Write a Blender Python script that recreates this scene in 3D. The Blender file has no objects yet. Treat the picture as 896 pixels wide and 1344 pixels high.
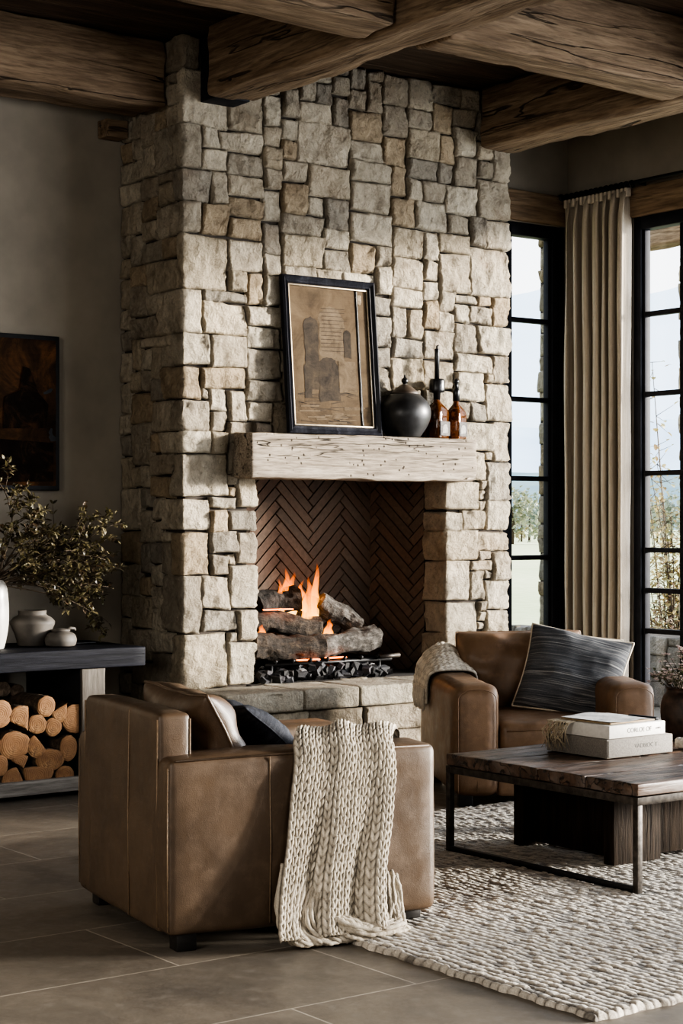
import bpy, bmesh, math, random
import numpy as np
from mathutils import Vector, Matrix, noise

random.seed(7)
R = math.radians
COL = bpy.context.scene.collection
PI = math.pi

# ------------------------------------------------------------------ helpers
def tag(o, label=None, cat=None, group=None, kind=None):
    if label: o['label'] = label
    if cat: o['category'] = cat
    if group: o['group'] = group
    if kind: o['kind'] = kind
    return o

def empty(name, loc=(0, 0, 0), rz=0.0, label=None, cat=None, group=None, kind=None):
    o = bpy.data.objects.new(name, None)
    o.empty_display_size = 0.1
    COL.objects.link(o)
    o.location = loc
    o.rotation_euler = (0, 0, rz)
    return tag(o, label, cat, group, kind)

def copy_tree(o, parent=None):
    c = o.copy()
    COL.objects.link(c)
    if parent is not None: c.parent = parent
    for ch in list(o.children):
        copy_tree(ch, c)
    return c

class MB:
    """collects shapes into one mesh; each vertex carries a tint colour"""
    def __init__(s):
        s.v = []; s.f = []; s.t = []; s.tint = (1, 1, 1, 1)
    def add(s, vs, fs, M=None, tints=None):
        b = len(s.v)
        for i, p in enumerate(vs):
            p = Vector(p)
            if M is not None: p = M @ p
            s.v.append(tuple(p))
            s.t.append(tints[i] if tints else s.tint)
        s.f += [tuple(i + b for i in f) for f in fs]
        return s
    def box(s, lo, hi, M=None):
        x0, y0, z0 = lo; x1, y1, z1 = hi
        vs = [(x0,y0,z0),(x1,y0,z0),(x1,y1,z0),(x0,y1,z0),(x0,y0,z1),(x1,y0,z1),(x1,y1,z1),(x0,y1,z1)]
        fs = [(0,3,2,1),(4,5,6,7),(0,1,5,4),(1,2,6,5),(2,3,7,6),(3,0,4,7)]
        return s.add(vs, fs, M)
    def bbox(s, lo, hi, r=0.004, seg=2, M=None):
        """bevelled box"""
        bm = bmesh.new()
        bmesh.ops.create_cube(bm, size=1.0)
        c = [(a + b) / 2 for a, b in zip(lo, hi)]; d = [b - a for a, b in zip(lo, hi)]
        for v in bm.verts:
            v.co = Vector((c[0] + v.co.x * d[0], c[1] + v.co.y * d[1], c[2] + v.co.z * d[2]))
        bmesh.ops.bevel(bm, geom=list(bm.edges), offset=min(r, min(d) * 0.49), segments=seg, profile=0.5, affect='EDGES')
        bm.verts.index_update()
        s.add([v.co.copy() for v in bm.verts], [[v.index for v in f.verts] for f in bm.faces], M)
        bm.free()
        return s
    def tube(s, pts, rad, n=8, cap=True, M=None):
        pts = [Vector(p) for p in pts]
        if not hasattr(rad, '__len__'): rad = [rad] * len(pts)
        vs = []; fs = []
        up = None
        for i, p in enumerate(pts):
            a = pts[max(0, i - 1)]; b = pts[min(len(pts) - 1, i + 1)]
            d = (b - a)
            d = d.normalized() if d.length > 1e-9 else Vector((0, 0, 1))
            if up is None:
                up = Vector((0, 0, 1)) if abs(d.z) < 0.9 else Vector((1, 0, 0))
            u = d.cross(up)
            if u.length < 1e-6: u = d.cross(Vector((0.3, 1, 0.2)))
            u.normalize(); w = u.cross(d).normalized(); up = w
            for k in range(n):
                t = 2 * PI * k / n
                vs.append(p + (u * math.cos(t) + w * math.sin(t)) * rad[i])
        for i in range(len(pts) - 1):
            for k in range(n):
                fs.append((i*n+k, i*n+(k+1) % n, (i+1)*n+(k+1) % n, (i+1)*n+k))
        if cap:
            fs.append(tuple(range(n))[::-1]); fs.append(tuple((len(pts)-1)*n + k for k in range(n)))
        return s.add(vs, fs, M)
    def lathe(s, prof, n=48, M=None, wob=0.0, seed=0):
        vs = []; fs = []; m = len(prof)
        for i, (r, z) in enumerate(prof):
            for k in range(n):
                t = 2 * PI * k / n
                rr = r * (1 + wob * noise.noise(Vector((math.cos(t), math.sin(t), z * 9 + seed))))
                vs.append((rr * math.cos(t), rr * math.sin(t), z))
        for i in range(m - 1):
            for k in range(n):
                fs.append((i*n+k, i*n+(k+1) % n, (i+1)*n+(k+1) % n, (i+1)*n+k))
        if prof[0][0] > 1e-6: fs.append(tuple(range(n))[::-1])
        if prof[-1][0] > 1e-6: fs.append(tuple((m-1)*n + k for k in range(n)))
        return s.add(vs, fs, M)
    def grid(s, P, nu, nv, close_u=False, M=None, tints=None):
        """P[i][j] points, i in nu, j in nv"""
        vs = [P[i][j] for i in range(nu) for j in range(nv)]
        fs = []
        for i in range(nu if close_u else nu - 1):
            for j in range(nv - 1):
                i2 = (i + 1) % nu
                fs.append((i*nv+j, i2*nv+j, i2*nv+j+1, i*nv+j+1))
        return s.add(vs, fs, M, tints)
    def build(s, name, mat, parent=None, smooth=True, loc=None, angle=None):
        me = bpy.data.meshes.new(name)
        me.from_pydata(s.v, [], s.f)
        at = me.attributes.new('tint', 'FLOAT_COLOR', 'POINT')
        at.data.foreach_set('color', np.array(s.t, dtype=np.float32).ravel())
        me.materials.append(mat)
        if smooth:
            me.polygons.foreach_set('use_smooth', [True] * len(me.polygons))
            if angle is not None:
                me.set_sharp_from_angle(angle=R(angle))
        me.update()
        o = bpy.data.objects.new(name, me)
        COL.objects.link(o)
        if parent is not None: o.parent = parent
        if loc is not None: o.location = loc
        return o

def axis_samples(h, r, n):
    out = [-h, -h + r * 0.12, -h + r * 0.42, -h + r]
    inner = max(h - r, 1e-4)
    for i in range(1, n): out.append(-inner + 2 * inner * i / n)
    out += [h - r, h - r * 0.42, h - r * 0.12, h]
    return out

def soft_box(mb, size, r, n, disp=None, M=None):
    """welded rounded box; disp(p, normal) -> new point"""
    hx, hy, hz = [a / 2 for a in size]
    r = min(r, hx * .98, hy * .98, hz * .98)
    X, Y, Z = axis_samples(hx, r, n[0]), axis_samples(hy, r, n[1]), axis_samples(hz, r, n[2])
    key = {}; vs = []; fs = []
    def vid(i, j, k):
        if (i, j, k) in key: return key[(i, j, k)]
        p = Vector((X[i], Y[j], Z[k]))
        q = Vector((max(-hx + r, min(hx - r, p.x)), max(-hy + r, min(hy - r, p.y)), max(-hz + r, min(hz - r, p.z))))
        d = p - q
        nn = d.normalized() if d.length > 1e-9 else Vector((0, 0, 1))
        p = q + nn * r
        if disp: p = disp(p, nn)
        key[(i, j, k)] = len(vs); vs.append(p)
        return key[(i, j, k)]
    a, b, c = len(X) - 1, len(Y) - 1, len(Z) - 1
    for i in range(a):
        for j in range(b):
            fs.append((vid(i,j,0), vid(i,j+1,0), vid(i+1,j+1,0), vid(i+1,j,0)))
            fs.append((vid(i,j,c), vid(i+1,j,c), vid(i+1,j+1,c), vid(i,j+1,c)))
    for i in range(a):
        for k in range(c):
            fs.append((vid(i,0,k), vid(i+1,0,k), vid(i+1,0,k+1), vid(i,0,k+1)))
            fs.append((vid(i,b,k), vid(i,b,k+1), vid(i+1,b,k+1), vid(i+1,b,k)))
    for j in range(b):
        for k in range(c):
            fs.append((vid(0,j,k), vid(0,j,k+1), vid(0,j+1,k+1), vid(0,j+1,k)))
            fs.append((vid(a,j,k), vid(a,j+1,k), vid(a,j+1,k+1), vid(a,j,k+1)))
    mb.add(vs, fs, M)
    return mb

def fbm(p, oct=4, lac=2.1, gain=0.5):
    a = 1.0; s = 0.0; q = Vector(p)
    for _ in range(oct):
        s += a * noise.noise(q); q = q * lac; a *= gain
    return s

def T(x, y, z): return Matrix.Translation((x, y, z))
def RX(a): return Matrix.Rotation(a, 4, 'X')
def RY(a): return Matrix.Rotation(a, 4, 'Y')
def RZ(a): return Matrix.Rotation(a, 4, 'Z')

# ------------------------------------------------------------------ materials
class NT:
    def __init__(s, name):
        s.m = bpy.data.materials.new(name); s.m.use_nodes = True
        s.t = s.m.node_tree; s.t.nodes.clear()
        s.out = s.t.nodes.new('ShaderNodeOutputMaterial')
        s.coord = None
    def n(s, typ, **kw):
        nd = s.t.nodes.new(typ)
        for k, v in kw.items(): setattr(nd, k, v)
        return nd
    def link(s, a, b): s.t.links.new(a, b)
    def setin(s, nd, **kw):
        for k, v in kw.items():
            key = k.replace('_', ' ')
            sock = nd.inputs[key]
            if hasattr(v, 'is_output') or isinstance(v, bpy.types.NodeSocket): s.link(v, sock)
            else: sock.default_value = v
        return nd
    def obj(s, scale=(1, 1, 1), rot=(0, 0, 0), kind='Object', loc=(0, 0, 0)):
        if s.coord is None: s.coord = s.n('ShaderNodeTexCoord')
        mp = s.n('ShaderNodeMapping')
        mp.inputs['Scale'].default_value = scale if hasattr(scale, '__len__') else (scale,) * 3
        mp.inputs['Rotation'].default_value = rot
        mp.inputs['Location'].default_value = loc
        s.link(s.coord.outputs[kind], mp.inputs['Vector'])
        return mp.outputs['Vector']
    def noise(s, vec, scale=5, detail=6, rough=0.55, dist=0.0, out='Fac'):
        nd = s.n('ShaderNodeTexNoise')
        nd.inputs['Scale'].default_value = scale; nd.inputs['Detail'].default_value = detail
        nd.inputs['Roughness'].default_value = rough; nd.inputs['Distortion'].default_value = dist
        s.link(vec, nd.inputs['Vector'])
        return nd.outputs[out]
    def ramp(s, fac, stops, interp='LINEAR'):
        nd = s.n('ShaderNodeValToRGB'); cr = nd.color_ramp; cr.interpolation = interp
        while len(cr.elements) > 1: cr.elements.remove(cr.elements[-1])
        for i, (p, c) in enumerate(stops):
            if not hasattr(c, '__len__'): c = (c, c, c, 1)
            if len(c) == 3: c = (*c, 1)
            e = cr.elements[0] if i == 0 else cr.elements.new(p)
            e.position = p; e.color = c
        s.link(fac, nd.inputs['Fac'])
        return nd.outputs['Color']
    def mix(s, fac, a, b, blend='MIX'):
        nd = s.n('ShaderNodeMix', data_type='RGBA', blend_type=blend)
        for sock, v in ((nd.inputs[0], fac), (nd.inputs[6], a), (nd.inputs[7], b)):
            if isinstance(v, bpy.types.NodeSocket): s.link(v, sock)
            elif hasattr(v, '__len__'): sock.default_value = (*v, 1) if len(v) == 3 else v
            else: sock.default_value = v if sock == nd.inputs[0] else (v, v, v, 1)
        return nd.outputs[2]
    def math(s, op, a, b=0.0):
        nd = s.n('ShaderNodeMath', operation=op)
        for sock, v in ((nd.inputs[0], a), (nd.inputs[1], b)):
            if isinstance(v, bpy.types.NodeSocket): s.link(v, sock)
            else: sock.default_value = v
        return nd.outputs[0]
    def attr(s, name='tint', out='Color'):
        nd = s.n('ShaderNodeAttribute', attribute_name=name)
        return nd.outputs[out]
    def rand(s): return s.n('ShaderNodeObjectInfo').outputs['Random']
    def bump(s, h, strength=0.3, dist=0.01, normal=None):
        nd = s.n('ShaderNodeBump'); nd.inputs['Strength'].default_value = strength
        nd.inputs['Distance'].default_value = dist
        s.link(h, nd.inputs['Height'])
        if normal is not None: s.link(normal, nd.inputs['Normal'])
        return nd.outputs['Normal']
    def principled(s, color, rough=0.6, metal=0.0, normal=None, **kw):
        p = s.n('ShaderNodeBsdfPrincipled')
        for sock, v in ((p.inputs['Base Color'], color), (p.inputs['Roughness'], rough), (p.inputs['Metallic'], metal)):
            if isinstance(v, bpy.types.NodeSocket): s.link(v, sock)
            elif hasattr(v, '__len__'): sock.default_value = (*v, 1) if len(v) == 3 else v
            else: sock.default_value = v
        if normal is not None: s.link(normal, p.inputs['Normal'])
        for k, v in kw.items():
            sock = p.inputs[k.replace('_', ' ')]
            if isinstance(v, bpy.types.NodeSocket): s.link(v, sock)
            else: sock.default_value = v
        s.link(p.outputs['BSDF'], s.out.inputs['Surface'])
        return p

def m_stone():
    t = NT('rough_stone'); v = t.obj(1.0)
    n1 = t.noise(v, 9, 8, 0.62); n2 = t.noise(v, 38, 6, 0.65); n3 = t.noise(v, 2.2, 3)
    c = t.mix(1.0, t.attr(), t.ramp(n1, [(0.28, (0.55, 0.52, 0.48)), (0.48, (0.92, 0.89, 0.84)), (0.72, (1.10, 1.07, 1.01))]), 'MULTIPLY')
    c = t.mix(t.ramp(n3, [(0.52, 0.0), (0.68, 0.4)]), c, (0.30, 0.215, 0.14))
    c = t.mix(t.ramp(n2, [(0.55, 0.0), (0.75, 0.45)]), c, (0.20, 0.175, 0.15))
    vo = t.n('ShaderNodeTexVoronoi'); vo.inputs['Scale'].default_value = 17; vo.feature = 'F1'
    wv = t.n('ShaderNodeVectorMath', operation='ADD'); t.link(v, wv.inputs[0])
    wn = t.n('ShaderNodeTexNoise'); wn.inputs['Scale'].default_value = 12; wn.inputs['Detail'].default_value = 4; t.link(v, wn.inputs['Vector'])
    ws = t.n('ShaderNodeVectorMath', operation='SCALE'); ws.inputs['Scale'].default_value = 0.09; t.link(wn.outputs['Color'], ws.inputs[0]); t.link(ws.outputs[0], wv.inputs[1])
    t.link(wv.outputs[0], vo.inputs['Vector'])
    ch = t.noise(t.obj((13, 13, 9), (0.5, 0.9, 0.3)), 1.0, 10, 0.74, 0.35)
    rd = t.math('ABSOLUTE', t.math('SUBTRACT', ch, 0.5))
    h = t.math('ADD', t.math('ADD', n1, t.math('MULTIPLY', n2, 0.7)), t.math('MULTIPLY', vo.outputs['Distance'], 0.45))
    h = t.math('ADD', h, t.math('MULTIPLY', rd, 1.6))
    c = t.mix(t.ramp(rd, [(0.0, 0.26), (0.03, 0.0)]), c, (0.16, 0.135, 0.11))
    t.principled(c, 0.95, normal=t.bump(h, 1.0, 0.05), Specular_IOR_Level=0.2)
    return t.m

def m_plain(name, col, rough=0.7, metal=0.0, nscale=30, namt=0.12, bump=0.1, bdist=0.004, **kw):
    t = NT(name); v = t.obj(1.0)
    n = t.noise(v, nscale, 5)
    lo = [c * (1 - namt * 2) for c in col]; hi = [min(1, c * (1 + namt * 2)) for c in col]
    c = t.ramp(n, [(0.3, lo), (0.7, hi)])
    t.principled(c, rough, metal, normal=t.bump(n, bump, bdist) if bump else None, **kw)
    return t.m

def m_wood(name, dark, mid, light, axis=0, scale=1.0, crack=0.6, rough=0.8, bump=0.5, worm=0.0, rot=(0,0,0), bdist=0.012, rnd=True, spec=0.25):
    t = NT(name)
    sc = [7.0 * scale] * 3; sc[axis] = 0.55 * scale
    v = t.obj(sc, rot)
    if rnd:
        comb = t.n('ShaderNodeCombineXYZ'); rr = t.math('MULTIPLY', t.rand(), 37.0)
        for k in range(3): t.link(rr, comb.inputs[k])
        ad = t.n('ShaderNodeVectorMath', operation='ADD'); t.link(v, ad.inputs[0]); t.link(comb.outputs[0], ad.inputs[1]); v = ad.outputs[0]
    g = t.noise(v, 1.9, 12, 0.68, 0.25)
    fine = t.noise(v, 9.0, 6, 0.6, 0.2)
    c = t.ramp(g, [(0.3, dark), (0.5, mid), (0.7, light)])
    c = t.mix(t.ramp(fine, [(0.35, 0.6), (0.58, 0.0)]), c, [x * 0.55 for x in dark])
    ck = t.noise(v, 0.75, 4, 0.55, 0.35)
    line = t.math('ABSOLUTE', t.math('SUBTRACT', ck, 0.5))
    cm = t.math('MULTIPLY', t.ramp(line, [(0.0, crack), (0.004, crack), (0.011, 0.0)]), t.ramp(t.noise(v, 0.45, 2), [(0.42, 0.0), (0.55, 1.0)]))
    c = t.mix(cm, c, [x * 0.18 for x in dark])
    h = t.math('SUBTRACT', t.math('ADD', g, t.math('MULTIPLY', fine, 0.5)), t.math('MULTIPLY', cm, 1.2))
    if worm > 0:
        v2 = t.obj((1, 1, 1), rot)
        vo = t.n('ShaderNodeTexVoronoi'); vo.inputs['Scale'].default_value = 26
        t.link(v2, vo.inputs['Vector'])
        wm = t.math('MULTIPLY', t.ramp(vo.outputs['Distance'], [(0.0, 1.0), (0.13, 1.0), (0.2, 0.0)]), t.ramp(t.noise(v2, 5, 2), [(0.46, 0.0), (0.52, worm)]))
        c = t.mix(wm, c, (0.035, 0.026, 0.02))
        h = t.math('SUBTRACT', h, wm)
    t.principled(c, rough, normal=t.bump(h, bump, bdist), Specular_IOR_Level=spec)
    return t.m

def m_leather(name, dark, light, rough=0.42):
    t = NT(name); v = t.obj(1.0)
    n1 = t.noise(v, 4.5, 6, 0.6); n2 = t.noise(v, 22, 5, 0.6); n3 = t.noise(t.obj((3, 3, 1.2)), 18, 4, 0.7)
    c = t.ramp(n1, [(0.25, dark), (0.75, light)])
    c = t.mix(t.ramp(n2, [(0.5, 0.0), (0.85, 0.5)]), c, [x * 1.5 for x in light])
    c = t.mix(t.ramp(n3, [(0.62, 0.0), (0.8, 0.35)]), c, [x * 1.55 for x in light])
    vo = t.n('ShaderNodeTexVoronoi'); vo.inputs['Scale'].default_value = 320; t.link(v, vo.inputs['Vector'])
    h = t.math('ADD', t.math('MULTIPLY', vo.outputs['Distance'], 0.25), t.math('ADD', t.math('MULTIPLY', n2, 0.6), n1))
    rg = t.ramp(n2, [(0.3, rough - 0.06), (0.7, rough + 0.12)])
    t.principled(c, rg, normal=t.bump(h, 0.16, 0.01))
    return t.m

def m_fabric(name, cols, scale=(6, 6, 120), rough=0.95, weave=500, bump=0.35):
    """horizontal melange streaks along local X/Y, stacked in Z"""
    t = NT(name)
    n1 = t.noise(t.obj(scale), 1.0, 4, 0.7)
    n2 = t.noise(t.obj(1.0), weave, 2)
    stops = [(0.3 + 0.4 * i / (len(cols) - 1), c) for i, c in enumerate(cols)]
    c = t.ramp(n1, stops)
    c = t.mix(t.ramp(n2, [(0.4, 0.35), (0.6, 0.0)]), c, [x * 0.4 for x in cols[0]])
    t.principled(c, rough, normal=t.bump(t.math('ADD', n2, n1), bump, 0.003), Specular_IOR_Level=0.15)
    return t.m

def m_tinted(name, rough=0.85, nscale=60, namt=0.25, bump=0.3, bdist=0.004, mul=1.0):
    t = NT(name); v = t.obj(1.0); n = t.noise(v, nscale, 5)
    c = t.mix(1.0, t.attr(), t.ramp(n, [(0.3, (mul*(1 - namt),) * 3), (0.7, (mul*(1 + namt),) * 3)]), 'MULTIPLY')
    t.principled(c, rough, normal=t.bump(n, bump, bdist))
    return t.m

def m_leaf(name, rough=0.5):
    t = NT(name)
    p = t.n('ShaderNodeBsdfPrincipled'); t.link(t.attr(), p.inputs['Base Color']); p.inputs['Roughness'].default_value = rough
    tr = t.n('ShaderNodeBsdfTranslucent'); t.link(t.attr(), tr.inputs['Color'])
    mx = t.n('ShaderNodeMixShader'); mx.inputs[0].default_value = 0.3
    t.link(p.outputs[0], mx.inputs[1]); t.link(tr.outputs[0], mx.inputs[2]); t.link(mx.outputs[0], t.out.inputs['Surface'])
    return t.m

def m_glass_pane():
    t = NT('window_glass')
    tr = t.n('ShaderNodeBsdfTransparent'); gl = t.n('ShaderNodeBsdfGlossy'); gl.inputs['Roughness'].default_value = 0.02
    mx = t.n('ShaderNodeMixShader'); fr = t.n('ShaderNodeFresnel'); fr.inputs['IOR'].default_value = 1.35
    t.link(fr.outputs[0], mx.inputs[0]); t.link(tr.outputs[0], mx.inputs[1]); t.link(gl.outputs[0], mx.inputs[2])
    t.link(mx.outputs[0], t.out.inputs['Surface'])
    return t.m

def m_floor():
    t = NT('stone_floor_tiles'); v = t.obj((1, 1, 1), loc=(0.35, 0.13, 0))
    b = t.n('ShaderNodeTexBrick'); b.offset = 0.37
    t.setin(b, Vector=v, Scale=1.0, Mortar_Size=0.0035, Mortar_Smooth=0.2, Brick_Width=1.25, Row_Height=0.62, Bias=0.0)
    b.inputs['Color1'].default_value = (0.155, 0.135, 0.112, 1); b.inputs['Color2'].default_value = (0.215, 0.19, 0.16, 1)
    b.inputs['Mortar'].default_value = (0.40, 0.36, 0.31, 1)
    v2 = t.obj(1.0); n1 = t.noise(v2, 2.6, 8, 0.62, 0.5); n2 = t.noise(v2, 16, 7, 0.65)
    c = t.mix(1.0, b.outputs['Color'], t.ramp(n1, [(0.28, (0.62, 0.62, 0.62)), (0.72, (1.25, 1.22, 1.18))]), 'MULTIPLY')
    c = t.mix(t.ramp(n2, [(0.55, 0.0), (0.78, 0.35)]), c, (0.33, 0.30, 0.26))
    h = t.math('SUBTRACT', t.math('ADD', n1, t.math('MULTIPLY', n2, 0.35)), t.math('MULTIPLY', b.outputs['Fac'], 0.5))
    t.principled(c, t.ramp(n2, [(0.3, 0.36), (0.7, 0.58)]), normal=t.bump(h, 0.25, 0.008))
    return t.m

def m_table_top():
    t = NT('worn_table_wood')
    v = t.obj((1.2, 14, 14)); g = t.noise(v, 1.5, 9, 0.62, 0.5)
    w = t.noise(t.obj((1.6, 4, 4)), 2.0, 6, 0.65, 0.8)
    c = t.ramp(g, [(0.25, (0.018, 0.011, 0.008)), (0.5, (0.07, 0.042, 0.028)), (0.75, (0.16, 0.10, 0.068))])
    c = t.mix(t.ramp(w, [(0.5, 0.0), (0.62, 0.4)]), c, (0.19, 0.165, 0.15))
    line = t.math('ABSOLUTE', t.math('SUBTRACT', t.noise(v, 0.8, 4, 0.5, 1.0), 0.5))
    cm = t.ramp(line, [(0.0, 0.9), (0.012, 0.9), (0.03, 0.0)])
    c = t.mix(cm, c, (0.006, 0.004, 0.003))
    h = t.math('SUBTRACT', g, cm)
    t.principled(c, t.ramp(w, [(0.4, 0.33), (0.7, 0.55)]), normal=t.bump(h, 0.5, 0.008))
    return t.m

def m_cutwood():
    t = NT('cut_log_end'); v = t.obj(1.0)
    sep = t.n('ShaderNodeSeparateXYZ'); t.link(v, sep.inputs[0])
    x2 = t.math('MULTIPLY', sep.outputs[0], sep.outputs[0]); z2 = t.math('MULTIPLY', sep.outputs[2], sep.outputs[2])
    r = t.math('POWER', t.math('ADD', x2, z2), 0.5)
    n = t.noise(v, 12, 4)
    rings = t.math('SINE', t.math('ADD', t.math('MULTIPLY', r, 620), t.math('MULTIPLY', n, 9)), 0)
    c = t.ramp(n, [(0.34, (0.085, 0.038, 0.015)), (0.5, (0.21, 0.108, 0.045)), (0.66, (0.37, 0.22, 0.105))])
    c = t.mix(t.ramp(rings, [(0.4, 0.0), (1.0, 0.16)]), c, (0.20, 0.10, 0.04))
    n4 = t.noise(v, 26, 5, 0.7)
    c = t.mix(t.ramp(n4, [(0.50, 0.0), (0.62, 0.85)]), c, (0.085, 0.04, 0.018))
    vo = t.n('ShaderNodeTexVoronoi'); vo.feature = 'DISTANCE_TO_EDGE'; vo.inputs['Scale'].default_value = 26; t.link(t.obj(1.0, loc=(3, 1, 2)), vo.inputs['Vector'])
    crk = t.math('MULTIPLY', t.ramp(vo.outputs['Distance'], [(0.0, 0.85), (0.025, 0.0)]), t.ramp(n, [(0.45, 0.0), (0.55, 1.0)]))
    c = t.mix(crk, c, (0.05, 0.024, 0.012))
    c = t.mix(t.math('MULTIPLY', t.rand(), 0.6), c, (0.22, 0.115, 0.055))
    t.principled(c, 0.85, normal=t.bump(t.math('ADD', n4, rings), 0.25, 0.003))
    return t.m

def m_bark(name, dark, light, scale=(30, 4, 30), emis=None):
    t = NT(name); v = t.obj(scale); n = t.noise(v, 1.3, 8, 0.7, 0.6); n2 = t.noise(t.obj(1.0), 28, 5, 0.7)
    c = t.ramp(n, [(0.3, dark), (0.7, light)])
    c = t.mix(t.ramp(n2, [(0.45, 0.7), (0.65, 0.0)]), c, [x * 0.4 for x in dark])
    h = t.math('ADD', n, n2)
    p = t.principled(c, 0.9, normal=t.bump(h, 0.9, 0.012))
    if emis:
        e = t.ramp(t.noise(t.obj(1.0), 14, 3), [(0.60, (0, 0, 0)), (0.72, (1, 0.16, 0.02))])
        t.link(e, p.inputs['Emission Color']); p.inputs['Emission Strength'].default_value = emis
    return t.m

def m_flame():
    t = NT('fire_flames')
    tc = t.obj(1.0, kind='Generated'); sep = t.n('ShaderNodeSeparateXYZ'); t.link(tc, sep.inputs[0])
    c = t.ramp(sep.outputs[2], [(0.0, (1.0, 0.58, 0.18)), (0.25, (1.0, 0.40, 0.06)), (0.6, (1.0, 0.25, 0.02)), (1.0, (0.8, 0.12, 0.01))])
    st = t.ramp(sep.outputs[2], [(0.0, 0.95), (0.35, 0.65), (0.75, 0.3), (1.0, 0.02)])
    lw = t.n('ShaderNodeLayerWeight'); lw.inputs['Blend'].default_value = 0.45
    edge = t.ramp(lw.outputs['Facing'], [(0.15, 1.0), (0.9, 0.0)])
    streak = t.ramp(t.noise(t.obj((60, 60, 6)), 1.0, 3), [(0.3, 0.35), (0.6, 1.0)])
    a = t.math('MULTIPLY', t.math('MULTIPLY', edge, st), streak)
    em = t.n('ShaderNodeEmission'); t.link(c, em.inputs['Color']); em.inputs['Strength'].default_value = 2.3
    tr = t.n('ShaderNodeBsdfTransparent'); mx = t.n('ShaderNodeMixShader')
    t.link(a, mx.inputs[0]); t.link(tr.outputs[0], mx.inputs[1]); t.link(em.outputs[0], mx.inputs[2])
    t.link(mx.outputs[0], t.out.inputs['Surface'])
    return t.m

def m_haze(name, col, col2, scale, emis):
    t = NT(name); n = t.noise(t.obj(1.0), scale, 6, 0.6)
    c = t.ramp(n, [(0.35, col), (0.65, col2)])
    p = t.principled(c, 1.0); t.link(c, p.inputs['Emission Color']); p.inputs['Emission Strength'].default_value = emis  # aerial haze put in as bluish colour plus a faint self-glow
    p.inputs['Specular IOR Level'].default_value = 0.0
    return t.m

def m_painting(name, base, warm, dark, scale=1.0, light=None):
    t = NT(name); v = t.obj(1.0)
    n1 = t.noise(v, 3.2 * scale, 8, 0.7, 0.8); n2 = t.noise(t.obj((6, 6, 40)), 1.0 * scale, 5, 0.7); n3 = t.noise(v, 1.4 * scale, 3)
    c = t.ramp(n1, [(0.28, dark), (0.5, base), (0.72, warm)])
    c = t.mix(t.ramp(n2, [(0.5, 0.0), (0.75, 0.35)]), c, dark)
    if light: c = t.mix(t.ramp(n3, [(0.45, 0.0), (0.7, 0.6)]), c, light)
    t.principled(c, 0.9, normal=t.bump(t.math('ADD', n1, n2), 0.3, 0.004), Specular_IOR_Level=0.08)
    return t.m

def m_amber():
    t = NT('amber_glass')
    p = t.principled((0.22, 0.075, 0.015), 0.06, normal=None)
    p.inputs['Transmission Weight'].default_value = 0.75
    p.inputs['IOR'].default_value = 1.45
    return t.m

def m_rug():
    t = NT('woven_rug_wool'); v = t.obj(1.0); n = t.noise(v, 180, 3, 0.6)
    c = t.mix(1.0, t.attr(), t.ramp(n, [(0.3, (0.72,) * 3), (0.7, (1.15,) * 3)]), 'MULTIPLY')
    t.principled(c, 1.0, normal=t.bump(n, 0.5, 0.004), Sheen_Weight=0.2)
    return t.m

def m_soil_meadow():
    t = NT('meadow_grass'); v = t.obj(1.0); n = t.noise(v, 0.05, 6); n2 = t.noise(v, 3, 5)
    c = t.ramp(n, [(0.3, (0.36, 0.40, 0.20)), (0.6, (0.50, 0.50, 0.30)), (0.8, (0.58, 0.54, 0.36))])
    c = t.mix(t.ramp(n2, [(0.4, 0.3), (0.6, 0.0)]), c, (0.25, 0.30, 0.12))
    p = t.principled(c, 1.0); t.link(c, p.inputs['Emission Color']); p.inputs['Emission Strength'].default_value = 0.25  # grass also glows faintly in its own colour, brightening the meadow
    return t.m

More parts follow.
